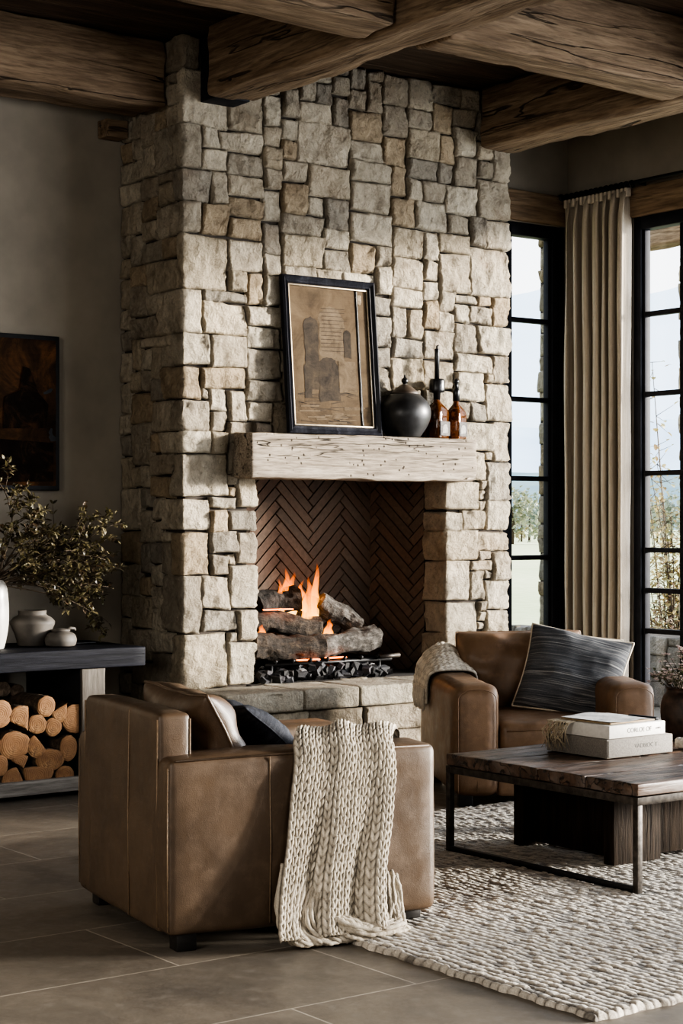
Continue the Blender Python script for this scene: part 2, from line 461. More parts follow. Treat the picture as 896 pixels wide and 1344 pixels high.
M = dict(
    stone=m_stone(),
    mortar=m_plain('dark_joint_mortar', (0.045, 0.037, 0.03), 0.95, nscale=60, bump=0.4),
    plaster=m_plain('taupe_plaster', (0.245, 0.217, 0.178), 0.92, nscale=3, namt=0.07, bump=0.08),
    floor=m_floor(),
    beam=m_wood('rough_hewn_beam', (0.10, 0.066, 0.041), (0.20, 0.143, 0.095), (0.31, 0.235, 0.163), 0, 1.0, 0.85, 0.85, 0.8),
    ceiling=m_wood('ceiling_boards', (0.045, 0.028, 0.018), (0.10, 0.065, 0.042), (0.15, 0.10, 0.065), 1, 0.7, 0.3, 0.8, 0.3),
    trimwood=m_wood('header_oak', (0.11, 0.075, 0.048), (0.22, 0.155, 0.10), (0.31, 0.23, 0.155), 0, 0.9, 0.55, 0.75, 0.4),
    mantel=m_wood('weathered_mantel', (0.13, 0.105, 0.08), (0.285, 0.24, 0.19), (0.40, 0.35, 0.285), 0, 1.7, 1.0, 0.85, 0.8, worm=0.9, bdist=0.01),
    leather=m_leather('tan_leather', (0.064, 0.042, 0.027), (0.126, 0.085, 0.055), 0.42),
    leather2=m_leather('chestnut_leather', (0.105, 0.062, 0.035), (0.205, 0.125, 0.073), 0.44),
    leatherdark=m_leather('dark_glossy_leather', (0.06, 0.038, 0.024), (0.115, 0.073, 0.045), 0.38),
    seam=m_plain('seam_thread', (0.20, 0.14, 0.09), 0.6, nscale=80),
    foot=m_plain('black_foot', (0.012, 0.010, 0.009), 0.5),
    steel=m_plain('black_steel', (0.015, 0.016, 0.021), 0.55, nscale=14, bump=0.04, Specular_IOR_Level=0.12),
    iron=m_plain('worn_iron', (0.05, 0.043, 0.037), 0.5, 0.5, nscale=40, namt=0.3, bump=0.25),
    ironblack=m_plain('black_iron', (0.012, 0.012, 0.013), 0.5, 0.4, nscale=30, bump=0.2),
    glass=m_glass_pane(),
    linen=m_fabric('linen_curtain', [(0.40, 0.35, 0.285), (0.50, 0.44, 0.365), (0.60, 0.54, 0.455)], (90, 90, 3), 0.95, 400),
    greyfab=m_fabric('grey_striped_weave', [(0.028, 0.030, 0.035), (0.075, 0.078, 0.086), (0.13, 0.132, 0.138), (0.42, 0.41, 0.39)], (2.5, 2.5, 150), 0.95, 420),
    navyfab=m_fabric('navy_grey_weave', [(0.016, 0.018, 0.025), (0.036, 0.039, 0.049), (0.075, 0.079, 0.092)], (8, 8, 60), 0.8, 350),
    creamfab=m_plain('cream_linen', (0.52, 0.46, 0.37), 0.95, nscale=200, namt=0.1, bump=0.3),
    knit=m_tinted('cream_knit_wool', 1.0, 260, 0.2, 0.5, 0.003),
    rug=m_rug(),
    tabletop=m_table_top(),
    tabledark=m_wood('dark_table_board', (0.009, 0.0065, 0.005), (0.027, 0.019, 0.0135), (0.06, 0.042, 0.029), 2, 1.3, 0.5, 0.7, 0.5, spec=0.12),
    bluewood=m_wood('blue_black_wood', (0.004, 0.0045, 0.007), (0.009, 0.0095, 0.014), (0.024, 0.025, 0.033), 0, 1.1, 0.4, 0.6, 0.35, spec=0.12),
    greywood=m_wood('grey_weathered_wood', (0.09, 0.078, 0.067), (0.15, 0.134, 0.116), (0.21, 0.19, 0.167), 2, 1.1, 0.6, 0.8, 0.4),
    greywoodx=m_wood('grey_weathered_rail', (0.09, 0.08, 0.07), (0.18, 0.165, 0.148), (0.28, 0.26, 0.235), 0, 1.1, 0.6, 0.8, 0.4),
    darkboard=m_plain('near_black_board', (0.012, 0.012, 0.015), 0.8),
    vase=m_plain('white_glazed_ceramic', (0.44, 0.425, 0.40), 0.35, nscale=6, namt=0.06, bump=0.04),
    greypot=m_plain('grey_stoneware', (0.085, 0.075, 0.065), 0.65, nscale=14, namt=0.12, bump=0.1),
    urn=m_plain('charcoal_ceramic', (0.026, 0.026, 0.027), 0.38, nscale=12, namt=0.25, bump=0.12),
    urnlid=m_plain('brown_lid_ceramic', (0.05, 0.036, 0.026), 0.5, nscale=20, namt=0.2),
    amber=m_amber(),
    blackgloss=m_plain('black_wax', (0.010, 0.010, 0.011), 0.28, nscale=60, bump=0.3),
    labelpaper=m_plain('worn_label_paper', (0.05, 0.044, 0.04), 0.7, nscale=90, namt=0.35),
    labellight=m_plain('pale_label_print', (0.20, 0.19, 0.175), 0.7, nscale=90, namt=0.2),
    frame=m_wood('black_frame_wood', (0.008, 0.008, 0.011), (0.018, 0.019, 0.026), (0.05, 0.052, 0.065), 2, 1.2, 0.2, 0.35, 0.2),
    framegold=m_plain('aged_inner_bead', (0.32, 0.26, 0.18), 0.4, 0.4),
    painting=m_painting('faded_abstract_paint', (0.080, 0.058, 0.038), (0.112, 0.083, 0.055), (0.035, 0.027, 0.020), 1.6, (0.12, 0.092, 0.062)),
    darkpaint=m_painting('dark_rust_paint', (0.045, 0.026, 0.015), (0.16, 0.075, 0.032), (0.010, 0.008, 0.007), 1.2),
    inkgrey=m_painting('grey_paint_wash', (0.045, 0.037, 0.030), (0.076, 0.058, 0.040), (0.022, 0.019, 0.017), 4.0),
    palepaint=m_painting('pale_paint_wash', (0.105, 0.08, 0.055), (0.14, 0.11, 0.077), (0.06, 0.045, 0.031), 4.0),
    cut=m_cutwood(),
    bark=m_bark('log_bark', (0.09, 0.06, 0.04), (0.26, 0.19, 0.13)),
    charlog=m_bark('charred_log', (0.008, 0.007, 0.006), (0.05, 0.042, 0.036), emis=0.0),
    ashlog=m_bark('ash_grey_log', (0.045, 0.038, 0.032), (0.27, 0.245, 0.215), (8, 40, 40)),
    brownlog=m_bark('brown_burnt_log', (0.014, 0.010, 0.007), (0.105, 0.074, 0.05), (8, 40, 40)),
    coal=m_tinted('coals_and_ash', 0.8, 90, 0.4, 0.6),
    flame=m_flame(),
    brick=m_tinted('herringbone_firebrick', 0.85, 40, 0.22, 0.35),
    brickjoint=m_plain('sooty_brick_joint', (0.022, 0.016, 0.012), 0.95),
    leafmat=m_leaf('olive_leaves'),
    twig=m_plain('dark_twig', (0.06, 0.042, 0.026), 0.8),
    bookwhite=m_plain('white_book_cover', (0.66, 0.64, 0.60), 0.55, nscale=60, namt=0.04),
    bookpages=m_plain('book_page_block', (0.60, 0.56, 0.49), 0.9, nscale=200, namt=0.1),
    bookgrey=m_plain('grey_cloth_cover', (0.20, 0.183, 0.163), 0.85, nscale=160, namt=0.12, bump=0.3),
    booktan=m_plain('tan_cover_edge', (0.30, 0.22, 0.13), 0.7),
    photo=m_painting('washed_cover_print', (0.55, 0.55, 0.54), (0.70, 0.69, 0.67), (0.18, 0.20, 0.23), 4.0),
    ink=m_plain('dark_ink', (0.05, 0.045, 0.04), 0.6),
    flowerpot=m_plain('dark_oxide_pot', (0.045, 0.026, 0.018), 0.6, nscale=22, namt=0.4, bump=0.6),
    shell=m_plain('chalk_white_stone', (0.50, 0.46, 0.41), 0.8, nscale=18, bump=0.4),
    petal=m_leaf('pale_petals'),
    straw=m_plain('frayed_straw', (0.42, 0.35, 0.25), 0.95),
    meadow=m_soil_meadow(),
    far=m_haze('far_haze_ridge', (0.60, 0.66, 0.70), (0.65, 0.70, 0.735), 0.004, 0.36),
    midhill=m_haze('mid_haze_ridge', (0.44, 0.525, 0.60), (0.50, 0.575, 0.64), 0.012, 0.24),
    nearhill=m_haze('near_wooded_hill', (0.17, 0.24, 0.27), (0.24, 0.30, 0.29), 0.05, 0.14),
    treeleaf=m_leaf('autumn_tree_leaves'),
    fieldstone=m_tinted('grey_field_stone', 0.9, 20, 0.25, 0.6, 0.02),
)
# ------------------------------------------------------------------ camera
CAM_A = math.atan2(1728, 2334)
cd = bpy.data.cameras.new('camera'); cam = bpy.data.objects.new('camera', cd); COL.objects.link(cam)
cam.location = (0, 0, 1.4); cam.rotation_euler = (R(90), 0, -CAM_A)
cd.sensor_fit = 'AUTO'; cd.sensor_width = 36; cd.lens = 2334 / 1344 * 36; cd.shift_y = 15 / 1344
cd.clip_end = 8000
bpy.context.scene.camera = cam

# ------------------------------------------------------------------ room shell
XL, XR, YF, YB, ZC = -2.2, 8.448, -2.2, 8.82, 4.02     # room extents
WT = 0.21
def structure(o, label=None, cat=None): return tag(o, label, cat, kind='structure')

structure(MB().box((XL, YF, -0.12), (XR + WT, YB + WT, 0)).build('floor', M['floor'], smooth=False), 'grey-brown stone tile floor with thin pale grout lines', 'floor')
mb = MB()
y = YF
while y < YB + WT:       # boards run along X
    y2 = min(y + 0.19, YB + WT)
    mb.bbox((XL, y + 0.002, ZC), (XR + WT, y2 - 0.002, ZC + 0.05), 0.004, 1)
    y = y2
mb.box((XL, YF, ZC + 0.05), (XR + WT, YB + WT, ZC + 0.12))
structure(mb.build('ceiling', m_wood('ceiling_boards_run', (0.030, 0.019, 0.012), (0.07, 0.046, 0.03), (0.11, 0.074, 0.048), 0, 0.7, 0.3, 0.8, 0.3), smooth=False), 'dark brown timber board ceiling between the beams', 'ceiling')

W1 = (7.86, 8.42, 0.0, 3.41)                # back wall window X range, z range
mb = MB().box((XL, YB, 0), (W1[0], YB + WT, ZC)).box((W1[0], YB, W1[3]), (W1[1], YB + WT, ZC)).box((W1[1], YB, 0), (XR + WT, YB + WT, ZC))
structure(mb.build('wall_back', M['plaster'], smooth=False), 'taupe plaster wall behind the stone fireplace', 'wall')
WR = [(5.10, 8.213), (1.75, 4.86), (-1.6, 1.51)]   # right wall windows, Y ranges
mb = MB(); prev = YF
for a, b in sorted(WR):
    mb.box((XR, prev, 0), (XR + .1, a, ZC)); mb.box((XR, a, 3.40), (XR + .1, b, ZC)); prev = b
mb.box((XR, prev, 0), (XR + .1, YB, ZC))
structure(mb.build('wall_right', M['plaster'], smooth=False), 'taupe plaster wall around the tall black windows', 'wall')
structure(MB().box((XL - WT, YF - WT, 0), (XL, YB + WT, ZC)).build('wall_left', M['plaster'], smooth=False))
structure(MB().box((XL, YF - WT, 0), (XR + WT, YF, ZC)).build('wall_front', M['plaster'], smooth=False))

def rough_beam(name, L, w, h, mat, loc, rz=0, amp=0.017, r=0.022, step=0.05, seed=0.0, **kw):
    mb = MB()
    def disp(p, n):
        q = p + Vector((seed, seed * 1.7, seed * 0.3))
        a = fbm((q.x * 1.6, q.y * 7, q.z * 7), 4) * amp
        chip = max(0.0, noise.noise(Vector((q.x * 5, q.y * 9, q.z * 9))) - 0.15) * amp * 2.2
        ey = abs(abs(p.y) - w / 2) < r * 1.2; ez = abs(abs(p.z) - h / 2) < r * 1.2
        return p + n * (a - (chip if (ey and ez) else 0))
    soft_box(mb, (L, w, h), r, (max(4, int(L / step)), 8, 8), disp)
    o = mb.build(name, mat, loc=loc); o.rotation_euler = (0, 0, rz)
    return structure(o, **kw)

BW, BH = 0.30, 0.37; ZB = 3.65 + BH / 2
# beam along X at back left, from wall to chimney side
rough_beam('ceiling_beam', 4.96 - XL, 0.34, BH, M['beam'], ((4.96 + XL) / 2, 8.46, ZB), 0, seed=1.0, label='rough timber beam along back wall left of the stone chimney', cat='beam')
# beam along Y meeting the chimney at its left corner
rough_beam('ceiling_beam', 7.95 - YF, BW, BH, M['beam'], (5.15, (7.95 + YF) / 2, ZB), R(90), seed=5.0, label='long timber beam running from chimney top left toward the viewer', cat='beam')
rough_beam('ceiling_beam', 8.09 - YF, BW, BH, M['beam'], (7.17, (8.09 + YF) / 2, ZB), R(90), seed=9.0, label='timber beam meeting the chimney at its upper right edge', cat='beam')
# cross beams
rough_beam('ceiling_beam', 4.99 - XL, 0.28, BH, M['beam'], ((4.99 + XL) / 2, 6.46, ZB), 0, seed=13.0, label='short visible cross beam end at the top edge, left of long beam', cat='beam')
rough_beam('ceiling_beam', 1.70, 0.28, BH, M['beam'], (6.16, 6.46, ZB), 0, seed=17.0, label='pale cross beam spanning between the two beams at the chimney', cat='beam')
rough_beam('ceiling_beam', 1.10, 0.28, BH, M['beam'], (7.88, 6.46, ZB), 0, seed=21.0)
rough_beam('ceiling_beam', 1.70, 0.28, BH, M['beam'], (6.16, 2.6, ZB), 0, seed=25.0)
structure(MB().bbox((5.07, 7.955, 3.66), (5.28, 8.12, 4.01), 0.003).build('trim_4', M['steel']), 'black steel hanger plate at the end of the long beam', 'beam hanger')
rough_beam('trim_3', 0.13, 0.12, 0.10, M['beam'], (4.89, 8.75, 3.60), 0, amp=.003, r=.006, seed=3.3, step=0.03)
# oak headers above the windows
rough_beam('trim_1', XR - 7.29, 0.05, 0.20, M['trimwood'], ((XR + 7.29) / 2, 8.80, 3.515), 0, amp=0.004, r=0.01, seed=2.0, label='oak header beam above the narrow window', cat='header beam')
rough_beam('trim_2', 8.78 - YF, 0.05, 0.19, M['trimwood'], (8.428, (8.78 + YF) / 2, 3.49), R(90), amp=0.004, r=0.01, seed=6.0, label='oak header beam above the tall window behind the curtain rod', cat='header beam')
# baseboards
structure(MB().bbox((XL, YB - 0.018, 0), (4.9, YB, 0.12), 0.003).build('baseboard_back', M['plaster']))

# ------------------------------------------------------------------ windows
def window(name, M4, width, height, cols, bars, label=None, fw=0.045, end=0.10, z_extra=()):
    """local: x along width 0..width, y depth 0..0.07 (outside is +y), z up"""
    root = empty(name); root.matrix_world = M4
    structure(root, label, 'window')
    f = MB()
    f.bbox((0, 0, 0), (fw, 0.09, height), 0.004); f.bbox((width - end, 0, 0), (width, 0.09, height), 0.004)
    f.bbox((fw, 0, height - 0.085), (width - end, 0.09, height), 0.004); f.bbox((fw, 0, 0), (width - end, 0.09, 0.11), 0.004)
    # stepped inner bead
    f.bbox((fw, 0.02, 0.11), (fw + 0.02, 0.07, height - 0.085), 0.003); f.bbox((width - end - 0.02, 0.02, 0.11), (width - end, 0.07, height - 0.085), 0.003)
    f.bbox((width - 0.045, -0.014, 0.0), (width - 0.012, 0.0, height), 0.003)
    f.build('frame', M['steel'], root, angle=35)
    m = MB()
    x0, x1 = fw, width - end
    for k in range(1, cols):
        x = x0 + (x1 - x0) * k / cols
        m.bbox((x - 0.015, 0.025, 0.11), (x + 0.015, 0.065, height - 0.085), 0.003)
    for z in list(bars) + list(z_extra):
        m.bbox((x0, 0.022, z - 0.016), (x1, 0.068, z + 0.016), 0.003)
    m.build('muntins', M['steel'], root, angle=35)
    g = MB(); g.add([(x0, 0.045, 0.1), (x1, 0.045, 0.1), (x1, 0.045, height - 0.08), (x0, 0.045, height - 0.08)], [(0, 1, 2, 3)])
    g.build('glass', M['glass'], root, smooth=False)
    return root
window('window_1', T(W1[0], YB + 0.01, 0), W1[1] - W1[0], W1[3], 1, [2.764, 2.233, 1.702, 1.17, 0.64], 'narrow black steel window beside the stone chimney', fw=0.085, end=0.105)
# right wall: x local runs toward -Y (from the far end to the near end), outside is +X
def rw(y1): return T(XR + 0.01, y1, 0) @ RZ(R(-90))
B2 = [2.763, 2.242, 1.727, 1.227, 0.701]
for i, (a, b) in enumerate(WR):
    window('window_%d' % (i + 2), rw(b), b - a, 3.40, 9, B2, 'tall black steel multi-pane window right of the linen curtain' if i == 0 else None, fw=0.062, end=0.062, z_extra=[0.964] if i == 0 else [])

# ------------------------------------------------------------------ stonework
TINTS = [(0.56, 0.50, 0.41), (0.62, 0.565, 0.475), (0.50, 0.455, 0.385), (0.57, 0.505, 0.405), (0.45, 0.405, 0.34), (0.52, 0.43, 0.32), (0.64, 0.59, 0.50), (0.40, 0.37, 0.325), (0.58, 0.525, 0.44)]
def pack(nu, nv, rng, sizes, taken=(), pre=()):
    occ = [[False] * nv for _ in range(nu)]
    out = []
    for (a, b, c, d) in taken:
        for i in range(max(0, a), min(nu, c)):
            for j in range(max(0, b), min(nv, d)): occ[i][j] = True
    for (a, b, c, d) in pre:
        out.append((a, b, c, d))
        for i in range(a, c):
            for j in range(b, d): occ[i][j] = True
    for j in range(nv):
        for i in range(nu):
            if occ[i][j]: continue
            g_ = 0
            while g_ < 7 and i + g_ < nu and not occ[i + g_][j]: g_ += 1
            ok = [z for z in sizes if z[0] == g_ or z[0] <= g_ - 2] or [(g_, 1 + (g_ > 1))]
            w, h = rng.choice(ok)
            ww = w
            hh = 1
            while hh < h and j + hh < nv and all(not occ[i + k][j + hh] for k in range(ww)): hh += 1
            # avoid slivers: swallow a one-cell leftover
            if i + ww < nu and not occ[i + ww][j] and (i + ww + 1 >= nu or occ[i + ww + 1][j]) and all(not occ[i + ww][j + q] for q in range(hh)): ww += 1
            for a in range(ww):
                for b in range(hh): occ[i + a][j + b] = True
            out.append((i, j, i + ww, j + hh))
    return out

def stone(mb, rect, P, rng, gap=0.0035, jit=0.009, step=0.015, relief=0.024, deep=0.06, folds=(), tint=None):
    """rect in metres on the unrolled surface; P(u, v) -> (pos, normal)"""
    u0, v0, u1, v1 = rect
    w, h = u1 - u0, v1 - v0
    g = gap
    cs = [(u0 + g, v0 + g), (u1 - g, v0 + g), (u1 - g, v1 - g), (u0 + g, v1 - g)]
    j = min(jit, w * .12, h * .12)
    cs = [(a + rng.uniform(-j, j), b + rng.uniform(-j, j)) for a, b in cs]
    nu, nv = max(3, int(w / step)), max(3, int(h / step))
    us = sorted(set([0, 0.5 * 0.02 / w, 1 - 0.5 * 0.02 / w, 1] + [k / nu for k in range(1, nu)] + [(f - u0) / w for f in folds if u0 + 0.01 < f < u1 - 0.01]))
    vs = sorted(set([0, 0.5 * 0.02 / h, 1 - 0.5 * 0.02 / h, 1] + [k / nv for k in range(1, nv)]))
    base = rng.uniform(0, 0.016 if relief > .02 else 0.007); seed = rng.uniform(0, 100)
    tu, tv = rng.uniform(-.5, .5) * 0.012, rng.uniform(-.5, .5) * 0.012
    nu, nv = len(us), len(vs)
    if tint is None:
        t0 = rng.choice(TINTS); k = rng.uniform(0.90, 1.14); tint = (t0[0] * k, t0[1] * k, t0[2] * k, 1)
    Pts = []
    for s_ in us:
        row = []
        for t_ in vs:
            u = (cs[0][0] * (1 - s_) + cs[1][0] * s_) * (1 - t_) + (cs[3][0] * (1 - s_) + cs[2][0] * s_) * t_
            v = (cs[0][1] * (1 - t_) + cs[3][1] * t_) * (1 - s_) + (cs[1][1] * (1 - t_) + cs[2][1] * t_) * s_
            # wavy outline
            u += noise.noise(Vector((v * 9, seed, 3))) * 0.006 * (abs(2 * s_ - 1) ** 3)
            v += noise.noise(Vector((u * 9, seed, 8))) * 0.006 * (abs(2 * t_ - 1) ** 3)
            pos, nrm = P(u, v)
            e = min(s_ * w, (1 - s_) * w, t_ * h, (1 - t_) * h)
            q = pos * 5.5 + Vector((seed, 0, 0))
            f1 = noise.noise(q); f2 = abs(noise.noise(q * 2.3 + Vector((0, 7, 0)))); f3 = abs(noise.noise(q * 6.3)) + 0.6 * noise.noise(q * 11)
            # faceted, split-faced relief
            vor = noise.voronoi(pos * 8 + Vector((seed, seed, 0)))[0]
            fac = (vor[1] - vor[0])
            d = base + relief * (f1 * 0.7 - f2 * 0.75 - f3 * 0.4 + 0.35 + 0.25 * min(fac, 0.6)) + tu * (2 * s_ - 1) + tv * (2 * t_ - 1)
            d -= 0.014 * max(0.0, 1 - e / (0.007 + 0.012 * abs(noise.noise(pos * 14)))) ** 1.3
            row.append(pos + nrm * d)
        Pts.append(row)
    # skirt
    ring_u = [0] + list(range(nu)) + [nu - 1]
    full = []
    for a, i in enumerate(ring_u):
        row = []
        for b, k in enumerate([0] + list(range(nv)) + [nv - 1]):
            p = Pts[i][k]
            if a in (0, nu + 1) or b in (0, nv + 1):
                uu = cs[0][0] if i == 0 else (cs[1][0] if i == nu - 1 else u0 + us[i] * w)
                vv = cs[0][1] if k == 0 else (cs[3][1] if k == nv - 1 else v0 + vs[k] * h)
                _, nrm = P(uu, vv)
                p = p - nrm * deep
            row.append(p)
        full.append(row)
    mb.tint = tint
    mb.grid(full, nu + 2, nv + 2)

rng = random.Random(11)
CX0, CX1, CY = 4.973, 7.291, 8.14          # chimney left, right, front
OX0, OX1, OZ0, OZ1 = 5.432, 6.800, 0.508, 1.66
DEP = YB - CY
fire = empty('stone_fireplace', ((CX0 + CX1) / 2, CY, 0), 0, 'tall pale rough stone fireplace rising to the ceiling beams', 'fireplace')
FM = fire.location.copy()
def fire_child(mb, name, mat, parent=None, smooth=True, angle=None):
    mb.v = [(a - FM.x, b - FM.y, c - FM.z) for a, b, c in mb.v]
    return mb.build(name, mat, parent or fire, smooth=smooth, angle=angle)

CW = CX1 - CX0
ul = np.array([-12, 0, 8, 31, 39, 51.0]); uw = np.array([-DEP + 0.012, 0, OX0 - CX0, OX1 - CX0, CW, CW + DEP - 0.012])
zl = np.array([0, 8, 27, 67.0]); zw = np.array([0.0, OZ0, OZ1, 4.01])
U = lambda a: float(np.interp(a, ul, uw)); V = lambda b: float(np.interp(b, zl, zw))
S2 = math.sqrt(0.5)
def wrapP(u, v):
    # left side (u<0), front, right side (u>CW)
    if u < 0:
        n = Vector((-1, 0, 0)); k = max(0.0, 1 + u / 0.012)
        n = (n * (1 - k * .5) + Vector((0, -1, 0)) * k * .5).normalized() if k > 0 else n
        return Vector((CX0, CY - u, v)), n
    if u > CW:
        n = Vector((1, 0, 0)); k = max(0.0, 1 - (u - CW) / 0.012)
        n = (n * (1 - k * .5) + Vector((0, -1, 0)) * k * .5).normalized() if k > 0 else n
        return Vector((CX1, CY + (u - CW), v)), n
    n = Vector((0, -1, 0))
    k = max(0.0, 1 - u / 0.012)
    if k > 0: n = (n * (1 - k * .5) + Vector((-1, 0, 0)) * k * .5).normalized()
    k = max(0.0, 1 - (CW - u) / 0.012)
    if k > 0: n = (n * (1 - k * .5) + Vector((1, 0, 0)) * k * .5).normalized()
    return Vector((CX0 + u, CY, v)), n
def jambR(u, v):       # u = OX1 edge fold; left of it turns into the opening
    f = OX1 - CX0
    if u < f:
        k = max(0.0, 1 - (f - u) / 0.012)
        return Vector((OX1, CY + (f - u), v)), (Vector((-1, 0, 0)) * (1 - k * .5) + Vector((0, -1, 0)) * k * .5).normalized()
    k = max(0.0, 1 - (u - f) / 0.012)
    return Vector((CX0 + u, CY, v)), (Vector((0, -1, 0)) * (1 - k * .5) + Vector((-1, 0, 0)) * k * .5).normalized()
def jambL(u, v):
    f = OX0 - CX0
    if u > f:
        k = max(0.0, 1 - (u - f) / 0.012)
        return Vector((OX0, CY + (u - f), v)), (Vector((1, 0, 0)) * (1 - k * .5) + Vector((0, -1, 0)) * k * .5).normalized()
    k = max(0.0, 1 - (f - u) / 0.012)
    return Vector((CX0 + u, CY, v)), (Vector((0, -1, 0)) * (1 - k * .5) + Vector((1, 0, 0)) * k * .5).normalized()

OFF = 12
pre = []
# corner quoins (indices shifted by OFF)
for edge in (0, 39):
    j = 0; alt = 0
    while j < 67:
        h = rng.choice([3, 3, 4, 4, 5, 2]); h = min(h, 67 - j)
        if 67 - j - h == 1: h += 1
        a, b = (rng.choice([1, 2, 2]), rng.choice([3, 4, 5])) if alt % 2 == 0 else (rng.choice([4, 5]), rng.choice([2, 2, 3]))
        if edge == 0: pre.append((OFF - a, j, OFF + b, j + h))
        else: pre.append((OFF + 39 - b, j, OFF + 39 + a, j + h))
        j += h; alt += 1
# opening jambs
jr = []; jl = []
j = 8; alt = 0
hs = [4, 3, 4, 3, 2, 3]; hs = hs[:6]
for h in hs:
    b = [3, 4][alt % 2] if h > 2 else 2
    jr.append((31, j, 31 + b, min(27, j + h))); jl.append((8 - [3, 2][alt % 2], j, 8, min(27, j + h)))
    j += h; alt += 1
def clash(r, others): return any(r[0] < o[2] and o[0] < r[2] and r[1] < o[3] and o[1] < r[3] for o in others)
SIZES = [(5, 3), (4, 3), (5, 3), (6, 4), (5, 4), (3, 3), (3, 2), (4, 2), (2, 2), (6, 3), (4, 3), (4, 3), (2, 2), (6, 3), (5, 2), (5, 3), (2, 3), (4, 4), (4, 2)]
taken = [(8 + OFF, 8, 31 + OFF, 27)] + [(a + OFF, b, c + OFF, d) for a, b, c, d in jr + jl]
pre = [p for p in pre if not clash(p, taken)]
rects = pack(51 + OFF, 67, rng, SIZES, taken, pre)
mb = MB()
for (a, b, c, d) in rects:
    stone(mb, (U(a - OFF), V(b), U(c - OFF), V(d)), wrapP, rng, folds=(0.0, CW), relief=0.014 if c <= OFF else 0.031)
for (a, b, c, d) in jr:
    stone(mb, (OX1 - CX0 - 0.20 + rng.uniform(-.012, .012), V(b), U(c), V(d)), jambR, rng, folds=(OX1 - CX0,))
for (a, b, c, d) in jl:
    stone(mb, (U(a), V(b), OX0 - CX0 + 0.20, V(d)), jambL, rng, folds=(OX0 - CX0,))
fire_child(mb, 'chimney_stonework', M['stone'])
# dark core behind the stones
mb = MB(); e = 0.032
mb.box((CX0 + e, CY + e, 0), (OX0 - e, YB, OZ1)).box((OX1 + e, CY + e, 0), (CX1 - e, YB, OZ1)).box((OX0 - e, CY + e, 0), (OX1 + e, YB, OZ0 - .02)).box((CX0 + e, CY + e, OZ1 + e), (CX1 - e, YB, ZC - .008))
fire_child(mb, 'joint_core', M['mortar'], smooth=False)

# hearth: coursed stones with a thick cap
HX0, HX1, HY = 5.02, 7.27, 7.79
hearth_P = lambda u, v: (Vector((HX0 + u, HY, v)), Vector((0, -1, 0)))
def hP(u, v):
    L = HX1 - HX0
    if u < 0: return Vector((HX0, HY - u, v)), Vector((-1, -.001, 0)).normalized()
    if u > L: return Vector((HX1, HY + u - L, v)), Vector((1, 0, 0))
    return Vector((HX0 + u, HY, v)), Vector((0, -1, 0))
mb = MB()
L = HX1 - HX0
zz = [0.0, 0.13, 0.255, 0.395]
for k in range(3):
    u = -0.35
    while u < L + 0.35 - 0.05:
        w = rng.uniform(0.18, 0.46)
        if u + w > L + 0.2: w = L + 0.35 - u
        if k == 1 and rng.random() < .3:
            zm = (zz[k] + zz[k + 1]) / 2 + rng.uniform(-.02, .02)
            stone(mb, (u, zz[k], u + w, zm), hP, rng, folds=(0, L), relief=0.022); stone(mb, (u, zm, u + w, zz[k + 1]), hP, rng, folds=(0, L), relief=0.022)
        else:
            stone(mb, (u, zz[k], u + w, zz[k + 1]), hP, rng, folds=(0, L), relief=0.022)
        u += w
hearth = fire_child(mb, 'hearth', M['stone'])
mb = MB().box((HX0 + 0.032, HY + 0.032, 0), (HX1 - 0.032, CY + 0.03, 0.40))
fire_child(mb, 'hearth_core', M['mortar'], hearth, smooth=False)
mb = MB(); u = HX0 - 0.03
while u < HX1 - 0.02:      # cap slabs with split front edges
    w = rng.uniform(0.34, 0.52)
    if u + w > HX1 - 0.15: w = HX1 + 0.03 - u
    sd = rng.uniform(0, 50); k = rng.uniform(.95, 1.05); mb.tint = (0.64 * k, 0.60 * k, 0.52 * k, 1)
    def disp(p, n, sd=sd):
        q = p * 8 + Vector((sd, 0, 0))
        return p + n * ((fbm(q, 3) * 0.012 - 0.004) if n.y < -.3 else fbm(q, 2) * 0.003)
    soft_box(mb, (w - 0.006, 0.40, 0.11), 0.012, (14, 14, 6), disp, T(u + w / 2, HY - 0.04 + 0.20, 0.453))
    u += w
fire_child(mb, 'hearth_cap', M['stone'], hearth)

